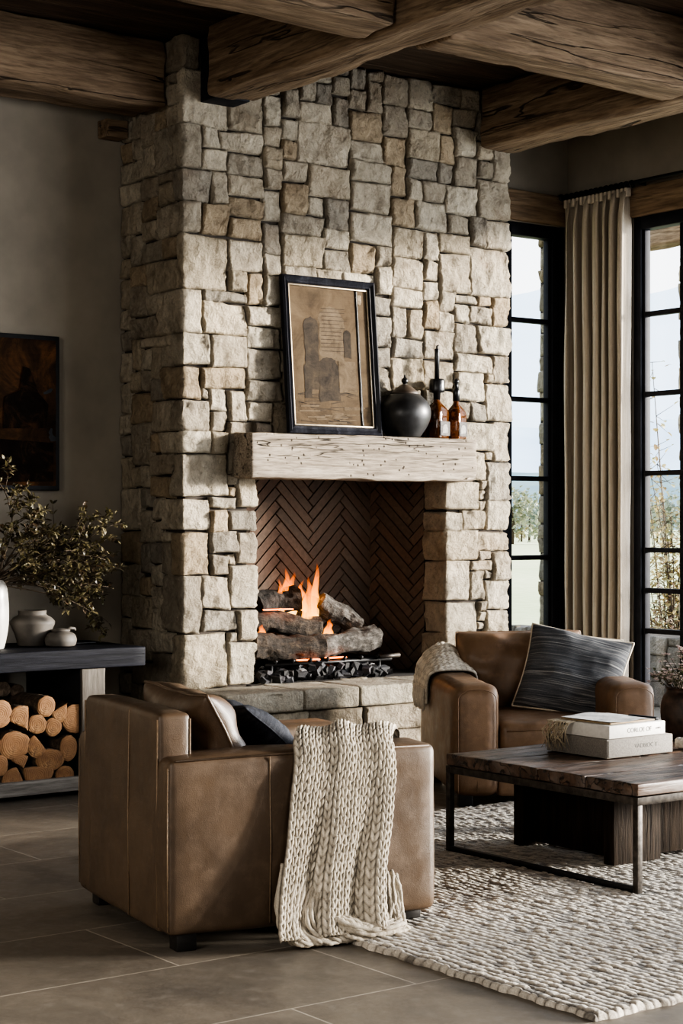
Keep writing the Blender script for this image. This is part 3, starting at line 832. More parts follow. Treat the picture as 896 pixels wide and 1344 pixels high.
# firebox of herringbone brick
def clip_poly(poly, lo, hi):
    for ax, s, lim in ((0, 1, lo[0]), (0, -1, -hi[0]), (1, 1, lo[1]), (1, -1, -hi[1])):
        out = []
        for i in range(len(poly)):
            a, b = poly[i], poly[(i + 1) % len(poly)]
            da, db = s * a[ax] - lim, s * b[ax] - lim
            if da >= 0: out.append(a)
            if (da >= 0) != (db >= 0):
                t = da / (da - db); out.append((a[0] + (b[0] - a[0]) * t, a[1] + (b[1] - a[1]) * t))
        poly = out
        if len(poly) < 3: return []
    return poly
def herringbone(mb, O, ux, uz, nrm, W, H, rng, bw=0.056, bl=0.336, u_off=0.0):
    O, ux, uz, nrm = map(Vector, (O, ux, uz, nrm))
    c = S2
    k = int(bl / bw)
    g = 0.0028
    for m in range(-60, 60):
        for q in range(-14, 14):
            for orient in (0, 1):
                # classic herringbone lattice
                if orient == 0: x0, y0, w, h = (m + q * k * 2 * 0) * bw + q * bl * 2, m * bw, bl, bw
                else: x0, y0, w, h = m * bw + q * bl * 2 + bl, m * bw - bl + bw, bw, bl
                pts = [(x0 + g, y0 + g), (x0 + w - g, y0 + g), (x0 + w - g, y0 + h - g), (x0 + g, y0 + h - g)]
                pts = [((x - y) * c + u_off, (x + y) * c) for x, y in pts]
                pts = [(-(a - W / 2) + W / 2, b) for a, b in pts]
                cx_ = sum(p[0] for p in pts) / 4; cy_ = sum(p[1] for p in pts) / 4
                if not (-.3 < cx_ < W + .3 and -.3 < cy_ < H + .3): continue
                poly = clip_poly(pts, (0, 0), (W, H))
                if len(poly) < 3: continue
                n = len(poly); mx = sum(p[0] for p in poly) / n; my = sum(p[1] for p in poly) / n
                t = rng.uniform(0.75, 1.15); r_ = rng.uniform(0, 1)
                mb.tint = (0.092 * t, (0.057 + .010 * r_) * t, (0.038 + .011 * r_) * t, 1)
                dz = rng.uniform(0.004, 0.010)
                vs = []
                for (sc, d) in ((1.0, 0.0), (1.0, dz), (0.955, dz + 0.003)):
                    for p in poly:
                        a = mx + (p[0] - mx) * sc; b = my + (p[1] - my) * sc
                        vs.append(O + ux * a + uz * b + nrm * d)
                area = sum(poly[i][0] * poly[(i + 1) % n][1] - poly[(i + 1) % n][0] * poly[i][1] for i in range(n))
                fs = [tuple(2 * n + i for i in range(n))]
                for l in range(2):
                    for i in range(n): fs.append((l*n+i, l*n+(i+1) % n, (l+1)*n+(i+1) % n, (l+1)*n+i))
                mb.add(vs, fs)
FB0, FB1, FYB = 5.64, 6.66, 8.70
fy0 = CY + 0.20
mb = MB()
Hf = OZ1 + 0.02 - OZ0
herringbone(mb, (FB0, FYB, OZ0), (1, 0, 0), (0, 0, 1), (0, -1, 0), FB1 - FB0, Hf, rng)
dR = Vector((OX1 - FB1, fy0 - FYB, 0)); lR = dR.length
herringbone(mb, (FB1, FYB, OZ0), dR / lR, (0, 0, 1), Vector((dR.y, -dR.x, 0)).normalized(), lR, Hf, rng, u_off=0.11)
dL = Vector((FB0 - OX0, FYB - fy0, 0)); lL = dL.length
herringbone(mb, (OX0, fy0, OZ0), dL / lL, (0, 0, 1), Vector((dL.y, -dL.x, 0)).normalized(), lL, Hf, rng)
fb = fire_child(mb, 'firebox', M['brick'], smooth=False)
mb = MB(); o = 0.004
mb.add([(OX0, fy0, OZ0), (FB0, FYB + o, OZ0), (FB1, FYB + o, OZ0), (OX1, fy0, OZ0), (OX0, fy0, OZ1 + .05), (FB0, FYB + o, OZ1 + .05), (FB1, FYB + o, OZ1 + .05), (OX1, fy0, OZ1 + .05)],
       [(0, 1, 5, 4), (1, 2, 6, 5), (2, 3, 7, 6), (4, 5, 6, 7)])
mb.box((OX0 - .02, CY + .0, OZ0 - 0.03), (OX1 + .02, FYB, OZ0 + 0.002))
fire_child(mb, 'firebox_lining', M['brickjoint'], fb, smooth=False)

# mantel beam
mb = MB(); MZ0, MZ1, MX0, MX1, MY = 1.645, 1.893, 5.29, 6.885, 7.955
def mdisp(p, n):
    a = fbm((p.x * 2.2, p.y * 9, p.z * 11), 4) * 0.007
    ed = (abs(abs(p.y) - .11) < .02) and (abs(abs(p.z) - .124) < .02)
    chip = max(0, noise.noise(Vector((p.x * 7, p.y * 5, p.z * 5 + 3))) - .1) * 0.022
    return p + n * (a - (chip if ed else 0))
soft_box(mb, (MX1 - MX0, 0.22, MZ1 - MZ0), 0.012, (70, 6, 12), mdisp)
mt = mb.build('mantel_beam', M['mantel'], fire); mt.location = ((MX0 + MX1) / 2 - FM.x, MY + 0.11 - FM.y, (MZ0 + MZ1) / 2)
mt['label'] = 'whitewashed weathered timber mantel beam with wormholes'

# ------------------------------------------------------------------ fire
def log_mesh(a, b, r0, r1, seed, bumpy=0.20, n=26, m=36, bend=0.02):
    """built around the midpoint; returns mb, mid, along +X local axis with matrix"""
    a, b = Vector(a), Vector(b); L = (b - a).length
    mb = MB(); P = []
    for i in range(m):
        t = i / (m - 1); x = -L / 2 + L * t
        r = r0 + (r1 - r0) * t
        endf = min(1.0, (1 - abs(2 * t - 1)) * 9 + 0.72)
        off = Vector((0, math.sin(t * PI) * bend, noise.noise(Vector((t * 2.5, seed, 0))) * bend))
        row = []
        for k in range(n):
            th = 2 * PI * k / n
            c, s = math.cos(th), math.sin(th)
            rr = r * endf * (1 + bumpy * fbm((x * 9 + seed, c * 1.6, s * 1.6 + seed), 4) * 1.5)
            row.append(Vector((x, c * rr, s * rr)) + off)
        P.append(row)
    vs = [p for row in P for p in row]; fs = []
    for i in range(m - 1):
        for k in range(n): fs.append((i*n+k, (i+1)*n+k, (i+1)*n+(k+1) % n, i*n+(k+1) % n))
    fs.append(tuple(range(n))); fs.append(tuple((m-1)*n + k for k in range(n))[::-1])
    mb.add(vs, fs)
    q = (b - a).normalized().to_track_quat('X', 'Z')
    return mb, (a + b) / 2, q
def fire_log(a, b, r0, r1, seed, mat, label):
    mb, mid, q = log_mesh(a, b, r0, r1, seed)
    o = mb.build('fire_log', M[mat], loc=mid, angle=50); o.rotation_mode = 'QUATERNION'; o.rotation_quaternion = q
    tag(o, label, 'log', 'logs burning in the fireplace')
    return o
FZ = OZ0
fire_log((5.50, 8.30, 0.700), (5.99, 8.27, 0.685), 0.075, 0.070, 1.3, 'brownlog', 'brown burnt log at front left of the fire, lowest log on that side')
fire_log((5.97, 8.28, 0.690), (6.41, 8.30, 0.735), 0.058, 0.070, 4.1, 'ashlog', 'ash-grey log at front right of the fire')
fire_log((5.56, 8.42, 0.845), (6.06, 8.40, 0.790), 0.058, 0.062, 7.7, 'brownlog', 'grey-brown log lying across the middle of the fire')
fire_log((5.69, 8.52, 0.925), (5.97, 8.50, 0.960), 0.068, 0.078, 10.2, 'charlog', 'black charred log on top of the fire, left of the flames')
fire_log((6.10, 8.47, 0.945), (6.36, 8.42, 0.790), 0.060, 0.066, 13.9, 'ashlog', 'speckled grey log slanting down to the right behind the flames')
fire_log((6.02, 8.53, 0.80), (6.10, 8.53, 0.97), 0.050, 0.042, 16.2, 'charlog', 'short black charred stump just right of the flames')
# grate
g = empty('fire_grate', (5.97, 8.38, FZ), 0, 'black iron grate holding the burning logs', 'fire grate')
mb = MB()
for dy in (-0.17, 0.17): mb.tube([(-0.42, dy, 0.10), (0.47, dy, 0.10)], 0.011, 8)
mb.build('rail', M['ironblack'], g)
for dx in np.linspace(-0.36, 0.36, 7):
    mb = MB(); mb.tube([(dx, -0.19, 0.125), (dx, -0.18, 0.113), (dx, 0.18, 0.112), (dx, 0.20, 0.15)], 0.010, 8); mb.build('bar', M['ironblack'], g)
for dx in (-0.38, 0.38):
    for dy in (-0.17, 0.17):
        mb = MB(); mb.tube([(dx, dy, 0.003), (dx, dy, 0.10)], 0.011, 8); mb.build('leg', M['ironblack'], g)
mb = MB(); mb.tube([(0.36, -0.205, 0.118), (0.50, -0.21, 0.122)], 0.013, 10); mb.build('gas_pipe', M['iron'], g)
# coals: nobody could count them
mb = MB(); r2 = random.Random(5)
for _ in range(900):
    x = r2.uniform(5.52, 6.42); yy = r2.uniform(8.17, 8.56); s_ = r2.uniform(0.010, 0.036)
    zz_ = FZ + s_ * 0.5 + r2.random() ** 1.2 * 0.135 * (1 - abs(x - 5.95) / 0.75) * (0.55 + 0.45 * (yy - 8.17) / .37)
    c = r2.choice([(0.012, 0.012, 0.013), (0.02, 0.019, 0.02), (0.03, 0.03, 0.034), (0.10, 0.10, 0.11), (0.25, 0.24, 0.24), (0.015, 0.013, 0.013), (0.05, 0.045, 0.05)])
    mb.tint = (*c, 1)
    Mx = T(x, yy, zz_) @ RZ(r2.uniform(0, 6)) @ RX(r2.uniform(0, 6))
    hs_ = (s_ * r2.uniform(.7, 1.4), s_ * r2.uniform(.6, 1.0), s_ * r2.uniform(.5, .9))
    vs = [(sx * hs_[0] * r2.uniform(.55, 1) , sy * hs_[1] * r2.uniform(.55, 1), sz * hs_[2] * r2.uniform(.55, 1)) for sx in (-1, 1) for sy in (-1, 1) for sz in (-1, 1)]
    mb.add(vs, [(0,1,3,2),(4,6,7,5),(0,4,5,1),(2,3,7,6),(0,2,6,4),(1,5,7,3)], Mx)
tag(mb.build('coal_bed', M['coal'], smooth=False), 'bed of black coals and pale ash under the burning logs', 'coals', kind='stuff')
def flame_tongue(x, y, z, h, r, seed, lean=0.0, parent=None):
    mb = MB(); n, m = 14, 22
    P = []
    for i in range(m):
        t = i / (m - 1)
        rr = r * (math.sin(min(1, t * 2.6 + 0.25) * PI / 2) ** 1.0) * (1 - t) ** 0.75 + 0.0008
        ox = noise.noise(Vector((seed, t * 3.2, 0))) * r * 1.1 * t + lean * t * h; oy = noise.noise(Vector((seed + 9, t * 3.0, 0))) * r * 0.8 * t
        P.append([Vector((x + ox + math.cos(2*PI*k/n) * rr * (1 + .25 * noise.noise(Vector((seed, t * 5, k * .9)))), y + oy + math.sin(2*PI*k/n) * rr * .7, z + h * t)) for k in range(n)])
    vs = [p for row in P for p in row]; fs = []
    for i in range(m - 1):
        for k in range(n): fs.append((i*n+k, i*n+(k+1) % n, (i+1)*n+(k+1) % n, (i+1)*n+k))
    mb.add(vs, fs)
    return mb.build('flame_tongue', M['flame'], parent)
fl = empty('fire_flames', (6.0, 8.46, 0.80), 0, 'orange flames rising between the stacked logs', 'flames')
for a in [(-0.02, -.045, -0.02, 0.315, 0.046, 1.0, 0.03), (-0.10, .05, 0.04, 0.30, 0.048, 3.1, -0.02), (0.085, .02, 0.04, 0.33, 0.040, 6.2, 0.02), (-0.05, .06, 0.06, 0.26, 0.05, 8.8, 0.05),
          (0.085, -.10, -0.075, 0.12, 0.045, 12.0, 0.2), (0.04, .07, 0.05, 0.22, 0.04, 15, -.05), (-0.385, -.12, -0.06, 0.09, 0.04, 18, 0.05), (0.045, -.02, -0.01, .25, .03, 21, .03),
          (-0.145, .03, 0.06, 0.22, 0.03, 23, -.08)]:
    flame_tongue(*a, parent=fl)
# glowing seams below the logs
mb = MB(); mb.bbox((5.78, 8.21, 0.622), (5.93, 8.24, 0.630), .003); mb.bbox((5.97, 8.21, 0.626), (6.12, 8.24, 0.634), .003); mb.bbox((5.66, 8.36, .905), (5.85, 8.40, .912), .003)
t_ = NT('ember_glow'); e_ = t_.n('ShaderNodeEmission'); e_.inputs['Color'].default_value = (1, 0.20, 0.03, 1); e_.inputs['Strength'].default_value = 3.0; t_.link(e_.outputs[0], t_.out.inputs['Surface'])
tag(mb.build('glowing_embers', t_.m), 'thin glowing orange ember lines under the front logs', 'embers', kind='stuff')

# ------------------------------------------------------------------ things on the mantel
# leaning framed picture
fw_, fh_, ft_ = 0.645, 0.885, 0.035
pic = empty('framed_picture', (5.905, 8.045, MZ1 + 0.004), 0, 'faded abstract painting in black frame leaning on the mantel', 'picture')
pic.rotation_euler = (R(-5.0), 0, 0)
def frame_ring(mb, w, h, b, t, y0):
    prof = [(0, 0), (0, -t * .8), (b * .25, -t), (b * .55, -t * .62), (b * .8, -t * .78), (b, -t * .3), (b, 0)]
    n = len(prof)
    P = []
    for (cx_, cz_, sx, sz) in ((-w/2, 0, 1, 1), (w/2, 0, -1, 1), (w/2, h, -1, -1), (-w/2, h, 1, -1)):
        P.append([Vector((cx_ + sx * a, y0 + d, cz_ + sz * a)) for a, d in prof])
    vs = [p for r_ in P for p in r_]
    fs = []
    for i in range(4):
        for j in range(n):
            fs.append((i*n+j, ((i+1) % 4)*n+j, ((i+1) % 4)*n+(j+1) % n, i*n+(j+1) % n))
    mb.add(vs, fs)
mb = MB(); frame_ring(mb, fw_, fh_, 0.048, ft_, 0); mb.build('frame', M['frame'], pic, angle=20)
mb = MB()
for lo, hi in (((-.277, -.016, .045), (-.268, -.008, .84)), ((.268, -.016, .045), (.277, -.008, .84)), ((-.277, -.016, .045), (.277, -.008, .054)), ((-.277, -.016, .831), (.277, -.008, .84))): mb.bbox(lo, hi, .002)
mb.build('inner_bead', M['framegold'], pic)
mb = MB(); mb.add([(-.275, -.006, .046), (.275, -.006, .046), (.275, -.006, .839), (-.275, -.006, .839)], [(0, 1, 2, 3)]); mb.box((-.28, -.003, .04), (.28, 0.0, .845))
cv = mb.build('canvas', M['painting'], pic, smooth=False)
# painted shapes: an arched tower, a doorway, a pale gable, a vertical rule
def arch_poly(mb, x, z, w, h, y):
    pts = [(x - w/2, y, z), (x, y, z), (x + w/2, y, z)] + [(x + w/2, y, z + (h - w/2) * k / 8) for k in range(1, 8)] + [(x + w/2 * math.cos(a), y, z + h - w/2 + w/2 * math.sin(a)) for a in np.linspace(0, PI, 16)] + [(x - w/2, y, z + (h - w/2) * (8 - k) / 8) for k in range(1, 8)]
    pts = [(a + w * .13 * noise.noise(Vector((a * 45, b * 45, x * 9))), y, b + w * .10 * noise.noise(Vector((b * 40, a * 40, 5 + x)))) for a, y, b in pts]
    mb.add(pts, [tuple(range(len(pts)))])
mb = MB(); arch_poly(mb, -.13, .36, .10, .30, -.0075); arch_poly(mb, -.02, .19, .14, .25, -.0078); arch_poly(mb, -.165, .20, .05, .20, -.0076); arch_poly(mb, .12, .44, .05, .16, -.0076)
mb.add([(-.19, -.0072, .25), (.05, -.0072, .25), (.02, -.0072, .40), (-.15, -.0072, .42)], [(0, 1, 2, 3)])
r3 = random.Random(3)
for _ in range(34):
    x = r3.uniform(-.25, .12); z = r3.uniform(.07, .24); l = r3.uniform(.04, .13); h = r3.uniform(.003, .009); s_ = r3.uniform(-.02, .02)
    mb.add([(x, -.0074, z), (x + l, -.0074, z + s_), (x + l, -.0074, z + s_ + h * .5), (x, -.0074, z + h)], [(0, 1, 2, 3)])
for _ in range(12):
    z = .47 + _ * .022; l = r3.uniform(.12, .18); x = -.06 + r3.uniform(-.01, .01)
    mb.add([(x, -.0076, z), (x + l, -.0076, z + .004), (x + l, -.0076, z + .007), (x, -.0076, z + .004)], [(0, 1, 2, 3)])
mb.build('painted_arches', M['inkgrey'], cv, smooth=False)
mb = MB(); arch_poly(mb, .015, .42, .17, .30, -.0066); mb.add([(.05, -.0079, .24), (.17, -.0079, .25), (.17, -.0079, .42), (.05, -.0079, .42)], [(0, 1, 2, 3)])
for _ in range(14):
    x = r3.uniform(-.24, .1); z = r3.uniform(.06, .16); l = r3.uniform(.05, .16)
    mb.add([(x, -.0077, z), (x + l, -.0077, z + .005), (x + l, -.0077, z + .012), (x, -.0077, z + .008)], [(0, 1, 2, 3)])
mb.build('painted_gable', M['palepaint'], cv, smooth=False)
mb = MB(); pts = [Vector((.197 + noise.noise(Vector((z * 12, 0, 0))) * .003, -.009, z)) for z in np.linspace(.05, .835, 60)]
mb.tube(pts, [0.0035 + 0.002 * abs(noise.noise(Vector((z * 40, 5, 0)))) for z in np.linspace(.05, .835, 60)], 6); mb.build('vertical_rule', M['blackgloss'], cv)
mb = MB(); pts = [p + Vector((.006, -.001, 0)) for p in pts]; mb.tube(pts, 0.0018, 5); mb.build('rule_highlight', M['labellight'], cv)

def smooth_prof(pts, n=40):
    """Catmull-Rom through (r,z)"""
    out = []
    P = [pts[0]] + list(pts) + [pts[-1]]
    seg = len(pts) - 1
    for i in range(seg):
        p0, p1, p2, p3 = P[i], P[i+1], P[i+2], P[i+3]
        for k in range(n // seg + 1):
            t = k / (n // seg + 1)
            f = lambda a, b, c, d: 0.5 * ((2*b) + (-a+c)*t + (2*a-5*b+4*c-d)*t*t + (-a+3*b-3*c+d)*t**3)
            out.append((max(0.0001, f(p0[0], p1[0], p2[0], p3[0])), f(p0[1], p1[1], p2[1], p3[1])))
    out.append(pts[-1])
    return out
UZ = MZ1 + 0.006
u_ = empty('lidded_urn', (6.415, 8.05, UZ), 0, 'round charcoal ceramic urn with knobbed lid on the mantel', 'urn')
MB().lathe(smooth_prof([(0.088, 0), (0.098, 0.012), (0.135, 0.07), (0.152, 0.13), (0.140, 0.19), (0.098, 0.238), (0.078, 0.25)]), 56, wob=0.008).build('body', M['urn'], u_)
ld = MB().lathe([(0.084, 0.246), (0.086, 0.252), (0.06, 0.276), (0.03, 0.298), (0.014, 0.306)], 40).build('lid', M['urnlid'], u_)
MB().lathe(smooth_prof([(0.010, 0.302), (0.012, 0.312), (0.020, 0.322), (0.016, 0.338), (0.007, 0.346), (0.003, 0.362)], 18), 20).build('knob', M['blackgloss'], ld)
# squarish amber bottles
def bottle(loc, label, tall):
    b = empty('amber_bottle', loc, R(20), label, 'bottle', 'amber bottles on the mantel')
    w = 0.068 if tall else 0.058
    H_ = 0.165 if tall else 0.158; ns = H_ + 0.07
    rings = [(w * .97, 0.0), (w, .006), (w, H_ * .92), (w * .95, H_), (w * .72, H_ + .022), (w * .36, H_ + .048), (w * .27, ns), (w * .26, ns + .05)]
    mb = MB(); n = 40; P = []
    for r_, z in rings:
        ex = 5.0 if z <= H_ else 2.0 + 3.0 * max(0, 1 - (z - H_) / 0.05)
        row = []
        for k in range(n):
            th = 2 * PI * k / n; c, s = math.cos(th), math.sin(th)
            d = (abs(c) ** ex + abs(s) ** ex) ** (-1 / ex)
            row.append(Vector((c * d * r_, s * d * r_ * .8, z)))
        P.append(row)
    vs = [p for row in P for p in row]; fs = [tuple(range(n))[::-1], tuple((len(rings)-1)*n + k for k in range(n))]
    for i in range(len(rings) - 1):
        for k in range(n): fs.append((i*n+k, i*n+(k+1) % n, (i+1)*n+(k+1) % n, (i+1)*n+k))
    mb.add(vs, fs); mb.build('glass_body', M['amber'], b, angle=40)
    lb = MB(); lb.bbox((-w * .82, -w * .8 - .003, .014), (w * .82, -w * .8 + .001, .098), .002); l_ = lb.build('bottle_label', M['labelpaper'], b)
    lp = MB(); arch_poly(lp, 0, .03, .055, .05, -w * .8 - .0035)
    for k in range(4): lp.box((-w * .6, -w * .8 - .0036, .020 + k * .004 - .004), (w * .6, -w * .8 - .0032, .021 + k * .004 - .004))
    lp.build('label_print', M['labellight'], l_, smooth=False)
    if tall:
        mb = MB().lathe([(0.020, ns - .01), (0.022, ns + .03), (0.044, ns + .035), (0.046, ns + .05), (0.046, ns + .10), (0.042, ns + .112), (0.016, ns + .114)], 24, wob=.05)
        mb.build('cap', M['blackgloss'], b)
        mb = MB().lathe([(0.015, ns + .11), (0.0145, ns + .285), (0.013, ns + .29)], 16); c_ = mb.build('candle', M['blackgloss'], b)
        MB().tube([(0.0, 0, ns + .288), (0.002, 0, ns + .305), (0.016, 0, ns + .31)], .006, 8).build('wick', M['blackgloss'], c_)
    else:
        mb = MB().lathe([(0.021, ns - .005), (0.022, ns + .055), (0.017, ns + .07), (0.011, ns + .075), (0.011, ns + .10), (0.017, ns + .105), (0.017, ns + .118), (0.006, ns + .13)], 20)
        mb.build('stopper', M['blackgloss'], b)
        MB().tube([(.020, 0, ns + .03), (.030, 0, ns + .05), (.026, 0, ns + .085), (.014, 0, ns + .11)], .003, 6).build('wire_bail', M['ironblack'], b)
        MB().tube([(w * 1.0, 0, .02), (w * 1.3, 0, .03), (w * 1.3, 0, .075), (w * 1.0, 0, .08)], .006, 8).build('handle', M['ironblack'], b)
    return b
bottle((6.652, 8.045, UZ), 'amber bottle with a tall black candle in its neck on the mantel', True)
bottle((6.800, 8.045, UZ), 'shorter amber swing-top bottle at the right end of the mantel', False)

exec_parts = True
# ------------------------------------------------------------------ armchairs
def seam_tube(parent, pts, r=0.0025, mat='seam', name='seam'):
    return MB().tube(pts, r, 6).build(name, M[mat], parent)
def leather_box(name, size, r, n, parent, mat, loc, bulge=0.012, seed=0, amp=0.006, freq=3.0):
    hx, hy, hz = size[0]/2, size[1]/2, size[2]/2
    def disp(p, nn):
        bx, by, bz = 1 - (p.x/hx)**2, 1 - (p.y/hy)**2, 1 - (p.z/hz)**2
        k = abs(nn.x) * max(0, by) * max(0, bz) + abs(nn.y) * max(0, bx) * max(0, bz) + abs(nn.z) * max(0, bx) * max(0, by)
        return p + nn * (bulge * k + amp * fbm((p.x * freq + seed, p.y * freq, p.z * freq), 3))
    o = soft_box(MB(), size, r, n, disp).build(name, M[mat], parent); o.location = loc
    return o
def armchair(loc, rz, W, D, arm_w, arm_h, back_h, mat, label, seamc=True, round_r=0.03, back=True):
    a = empty('leather_armchair', loc, rz, label, 'armchair')
    zb = 0.055
    for s in (-1, 1):
        ar = leather_box('arm', (arm_w, D - .004, arm_h - zb), round_r, (8, 20, 12), a, mat, (s * (W/2 - arm_w/2), 0, zb + (arm_h - zb)/2), .010, s * 3.3)
        x = s * (W/2 + .004); h2 = (arm_h - zb) / 2; xo = s * (arm_w/2 + .002)
        if seamc:
            seam_tube(ar, [(xo, .14, -h2 + .02), (s * (arm_w/2 + .011), .14, 0), (xo, .14, h2 - .01)], .0024)
            seam_tube(ar, [(s * (arm_w/2 - .012), D/2 - .004, -h2 + .02), (s * (arm_w/2 - .010), D/2 - .002, 0), (s * (arm_w/2 - .012), D/2 - .004, h2 - .03)], .0026)
            seam_tube(ar, [(s * (arm_w/2 - .008), -D/2 + .03, h2 - .008), (s * (arm_w/2 - .006), 0, h2 - .003), (s * (arm_w/2 - .008), D/2 - .03, h2 - .008)], .004, mat)
        else:
            # piping round the front panel
            pts = []
            hw = arm_w/2 - .022; hh = h2 - .02
            for t in np.linspace(0, 1, 40):
                if t < .4: pts.append((-hw, -D/2 - .002, -hh + (2*hh - .05) * t / .4))
                elif t < .6:
                    q = (t - .4) / .2 * PI; pts.append((-hw * math.cos(q), -D/2 - .002, hh - .05 + .05 * math.sin(q)))
                else: pts.append((hw, -D/2 - .002, hh - .05 - (2*hh - .05) * (t - .6) / .4))
            seam_tube(ar, pts, .0026, mat)
            seam_tube(ar, [(0.0 * s, -D/2 - .004, -h2 + .02), (0, -D/2 - .004, h2 * .2)], .0025, mat)
    if back:
        bw = W - 2 * .085
        bk = leather_box('back', (bw, .12, back_h - zb), .022, (18, 4, 14), a, mat, (0, D/2 - .058, zb + (back_h - zb)/2), .007, 8.1)
        h2 = (back_h - zb)/2
        if seamc:
            seam_tube(bk, [(-.11, .064, -h2 + .01), (-.11, .067, 0), (-.11, .062, h2 - .012), (-.11, .04, h2 + .001), (-.11, -.05, h2 + .001)], .0024)
            for s in (-1, 1):
                seam_tube(bk, [(s * (bw/2 - .01), .058, -h2 + .02), (s * (bw/2 - .008), .060, 0), (s * (bw/2 - .01), .058, h2 - .02)], .0035)
                seam_tube(bk, [(s * (bw/2 - .008), -.055, -.02), (s * (bw/2 - .006), -.055, h2 - .02)], .0035)
    iw = W - 2 * arm_w
    b_ = leather_box('seat_base', (iw + .02, D - .10, .21), .02, (12, 12, 6), a, mat, (0, -.03 - .012, zb + .105), .004, 4.4)
    for s in (0,):
        seam_tube(b_, [(0, -(D - .10)/2 - .004, -.10), (0, -(D - .10)/2 - .005, .09)], .0025, mat)
    sc = leather_box('seat_cushion', (iw - .008, D - .19, .16), .045, (16, 16, 6), a, mat, (0, -.085, zb + .21 + .075), .020, 6.2, .007, 5)
    pts = [(-(iw/2 - .03), -(D - .19)/2 - .004, .035), (0, -(D - .19)/2 - .016, .04), (iw/2 - .03, -(D - .19)/2 - .004, .035)]
    seam_tube(sc, pts, .004, mat)
    for sx in (-1, 1):
        for sy in (-1, 1):
            f = MB(); lo = 0.024 if True else 0
            f.bbox((-.035, -.035, lo), (.035, .035, zb + .02), .004)
            o = f.build('foot', M['foot'], a); o.location = (sx * (W/2 - .07), sy * (D/2 - .08), 0)
    return a

C1 = (3.543, 5.326, 0); C1R = R(80)
ch1 = armchair(C1, C1R, 0.93, 1.0, 0.21, 0.635, 0.775, 'leather', 'boxy tan leather armchair seen from behind with cream knit throw')
for ch in ch1.children:        # rear feet stand on the tiles, front feet on the rug
    if ch.name.startswith('foot') and ch.location.y > 0:
        for v in ch.data.vertices:
            if v.co.z < .03: v.co.z = max(0.0, v.co.z - 0.024)
C2 = (6.324, 6.864, 0); C2R = R(-29.3)
ch2 = armchair(C2, C2R, 1.03, 1.0, 0.235, 0.605, 0.70, 'leather2', 'chestnut leather armchair with rounded arms facing us by the window', seamc=False, round_r=0.06)
for ch in ch2.children:
    if ch.name.startswith('foot') and (ch.location.y > 0 or ch.location.x < 0):
        ch.data = ch.data.copy() if ch.data.users > 1 else ch.data
        for v in ch.data.vertices:
            if v.co.z < .03: v.co.z = max(0.0, v.co.z - 0.024)
# its loose back cushion, knife edged with gathered top seam
def pillow(name, w, h, t, mat, seed=0, n=36, pinch=0.07, wr=0.010, parent=None, power=2.6, crease=0.0):
    mb = MB(); top = {}; vs = []; fs = []
    def pt(u, v, side):
        x = w/2 * u * (1 - pinch * (1 - v*v)); z = h/2 * v * (1 - pinch * (1 - u*u))
        e = max(0.0, (1 - abs(u)**power)) * max(0.0, (1 - abs(v)**power))
        y = t/2 * e ** 0.5
        wv = fbm((x * 7 + seed, z * 7, side * 3.0), 4) * wr
        cr = math.sin(math.atan2(v, u) * 9 + seed) * 0.5 * crease * (max(abs(u), abs(v)) ** 2) * min(1, e * 5)
        y = (y + (wv + cr) * min(1.0, e * 3)) * side
        sl = noise.noise(Vector((u * 1.3, v * 1.3, seed))) * 0.02 * t / 0.15
        return Vector((x, y + sl, z))
    q = [math.sin(PI/2 * (2*i/n - 1)) * .5 + .5 * (2*i/n - 1) for i in range(n + 1)]
    idx = {}
    for side in (-1, 1):
        for i in range(n + 1):
            for j in range(n + 1):
                border = i in (0, n) or j in (0, n)
                kx = (i, j, 0 if border else side)
                if kx in idx: continue
                idx[kx] = len(vs); vs.append(pt(q[i], q[j], side))
        g = lambda i, j: idx[(i, j, 0 if (i in (0, n) or j in (0, n)) else side)]
        for i in range(n):
            for j in range(n):
                f = (g(i, j), g(i+1, j), g(i+1, j+1), g(i, j+1))
                fs.append(f if side < 0 else f[::-1])
    mb.add(vs, fs)
    o = mb.build(name, M[mat], parent)
    edge = [vs[idx[(i, 0, 0)]] for i in range(n)] + [vs[idx[(n, j, 0)]] for j in range(n)] + [vs[idx[(n - i, n, 0)]] for i in range(n)] + [vs[idx[(0, n - j, 0)]] for j in range(n + 1)]
    return o, edge
def place(o, M4): o.matrix_world = M4; return o

cu, edge = pillow('back_cushion', 0.68, 0.49, 0.27, 'leather2', 2.2, pinch=-.02, wr=.016, parent=ch2, power=3.4, crease=.022)
cu.matrix_local = T(-0.0, .285, .575) @ RX(R(-14))
MB().tube(edge, .005, 6).build('piping', M['leather2'], cu)

# pillows
def chair_M(c, rz): return T(*c) @ RZ(rz)
p_, edge = pillow('leather_pillow', 0.60, 0.46, 0.20, 'leatherdark', 5.1, pinch=.04, wr=.012, power=4, crease=.012)
place(p_, chair_M(C1, C1R) @ T(-.04, .215, .615) @ RX(R(-24)))
MB().tube(edge, .006, 6).build('piping', M['leatherdark'], p_)
tag(p_, 'glossy brown leather pillow against the back of the boxy armchair', 'pillow')
p_, edge = pillow('dark_grey_pillow', 0.50, 0.50, 0.16, 'navyfab', 8.4, pinch=.06, wr=.012, crease=.01)
place(p_, chair_M(C1, C1R) @ T(.06, -.10, .575) @ RX(R(-46)) @ RY(R(5)))
MB().tube(edge, .004, 6).build('piping', M['navyfab'], p_)
tag(p_, 'dark blue-grey fabric pillow leaning in front of the leather pillow', 'pillow')
p_, edge = pillow('striped_pillow', 0.54, 0.50, 0.17, 'greyfab', 3.4, pinch=.07, wr=.009, crease=.012, n=44)
place(p_, chair_M(C2, C2R) @ T(.205, -.04, .615) @ RZ(R(-14)) @ RX(R(-34)) @ RY(R(12)))
MB().tube(edge, .006, 6).build('piping', M['creamfab'], p_)
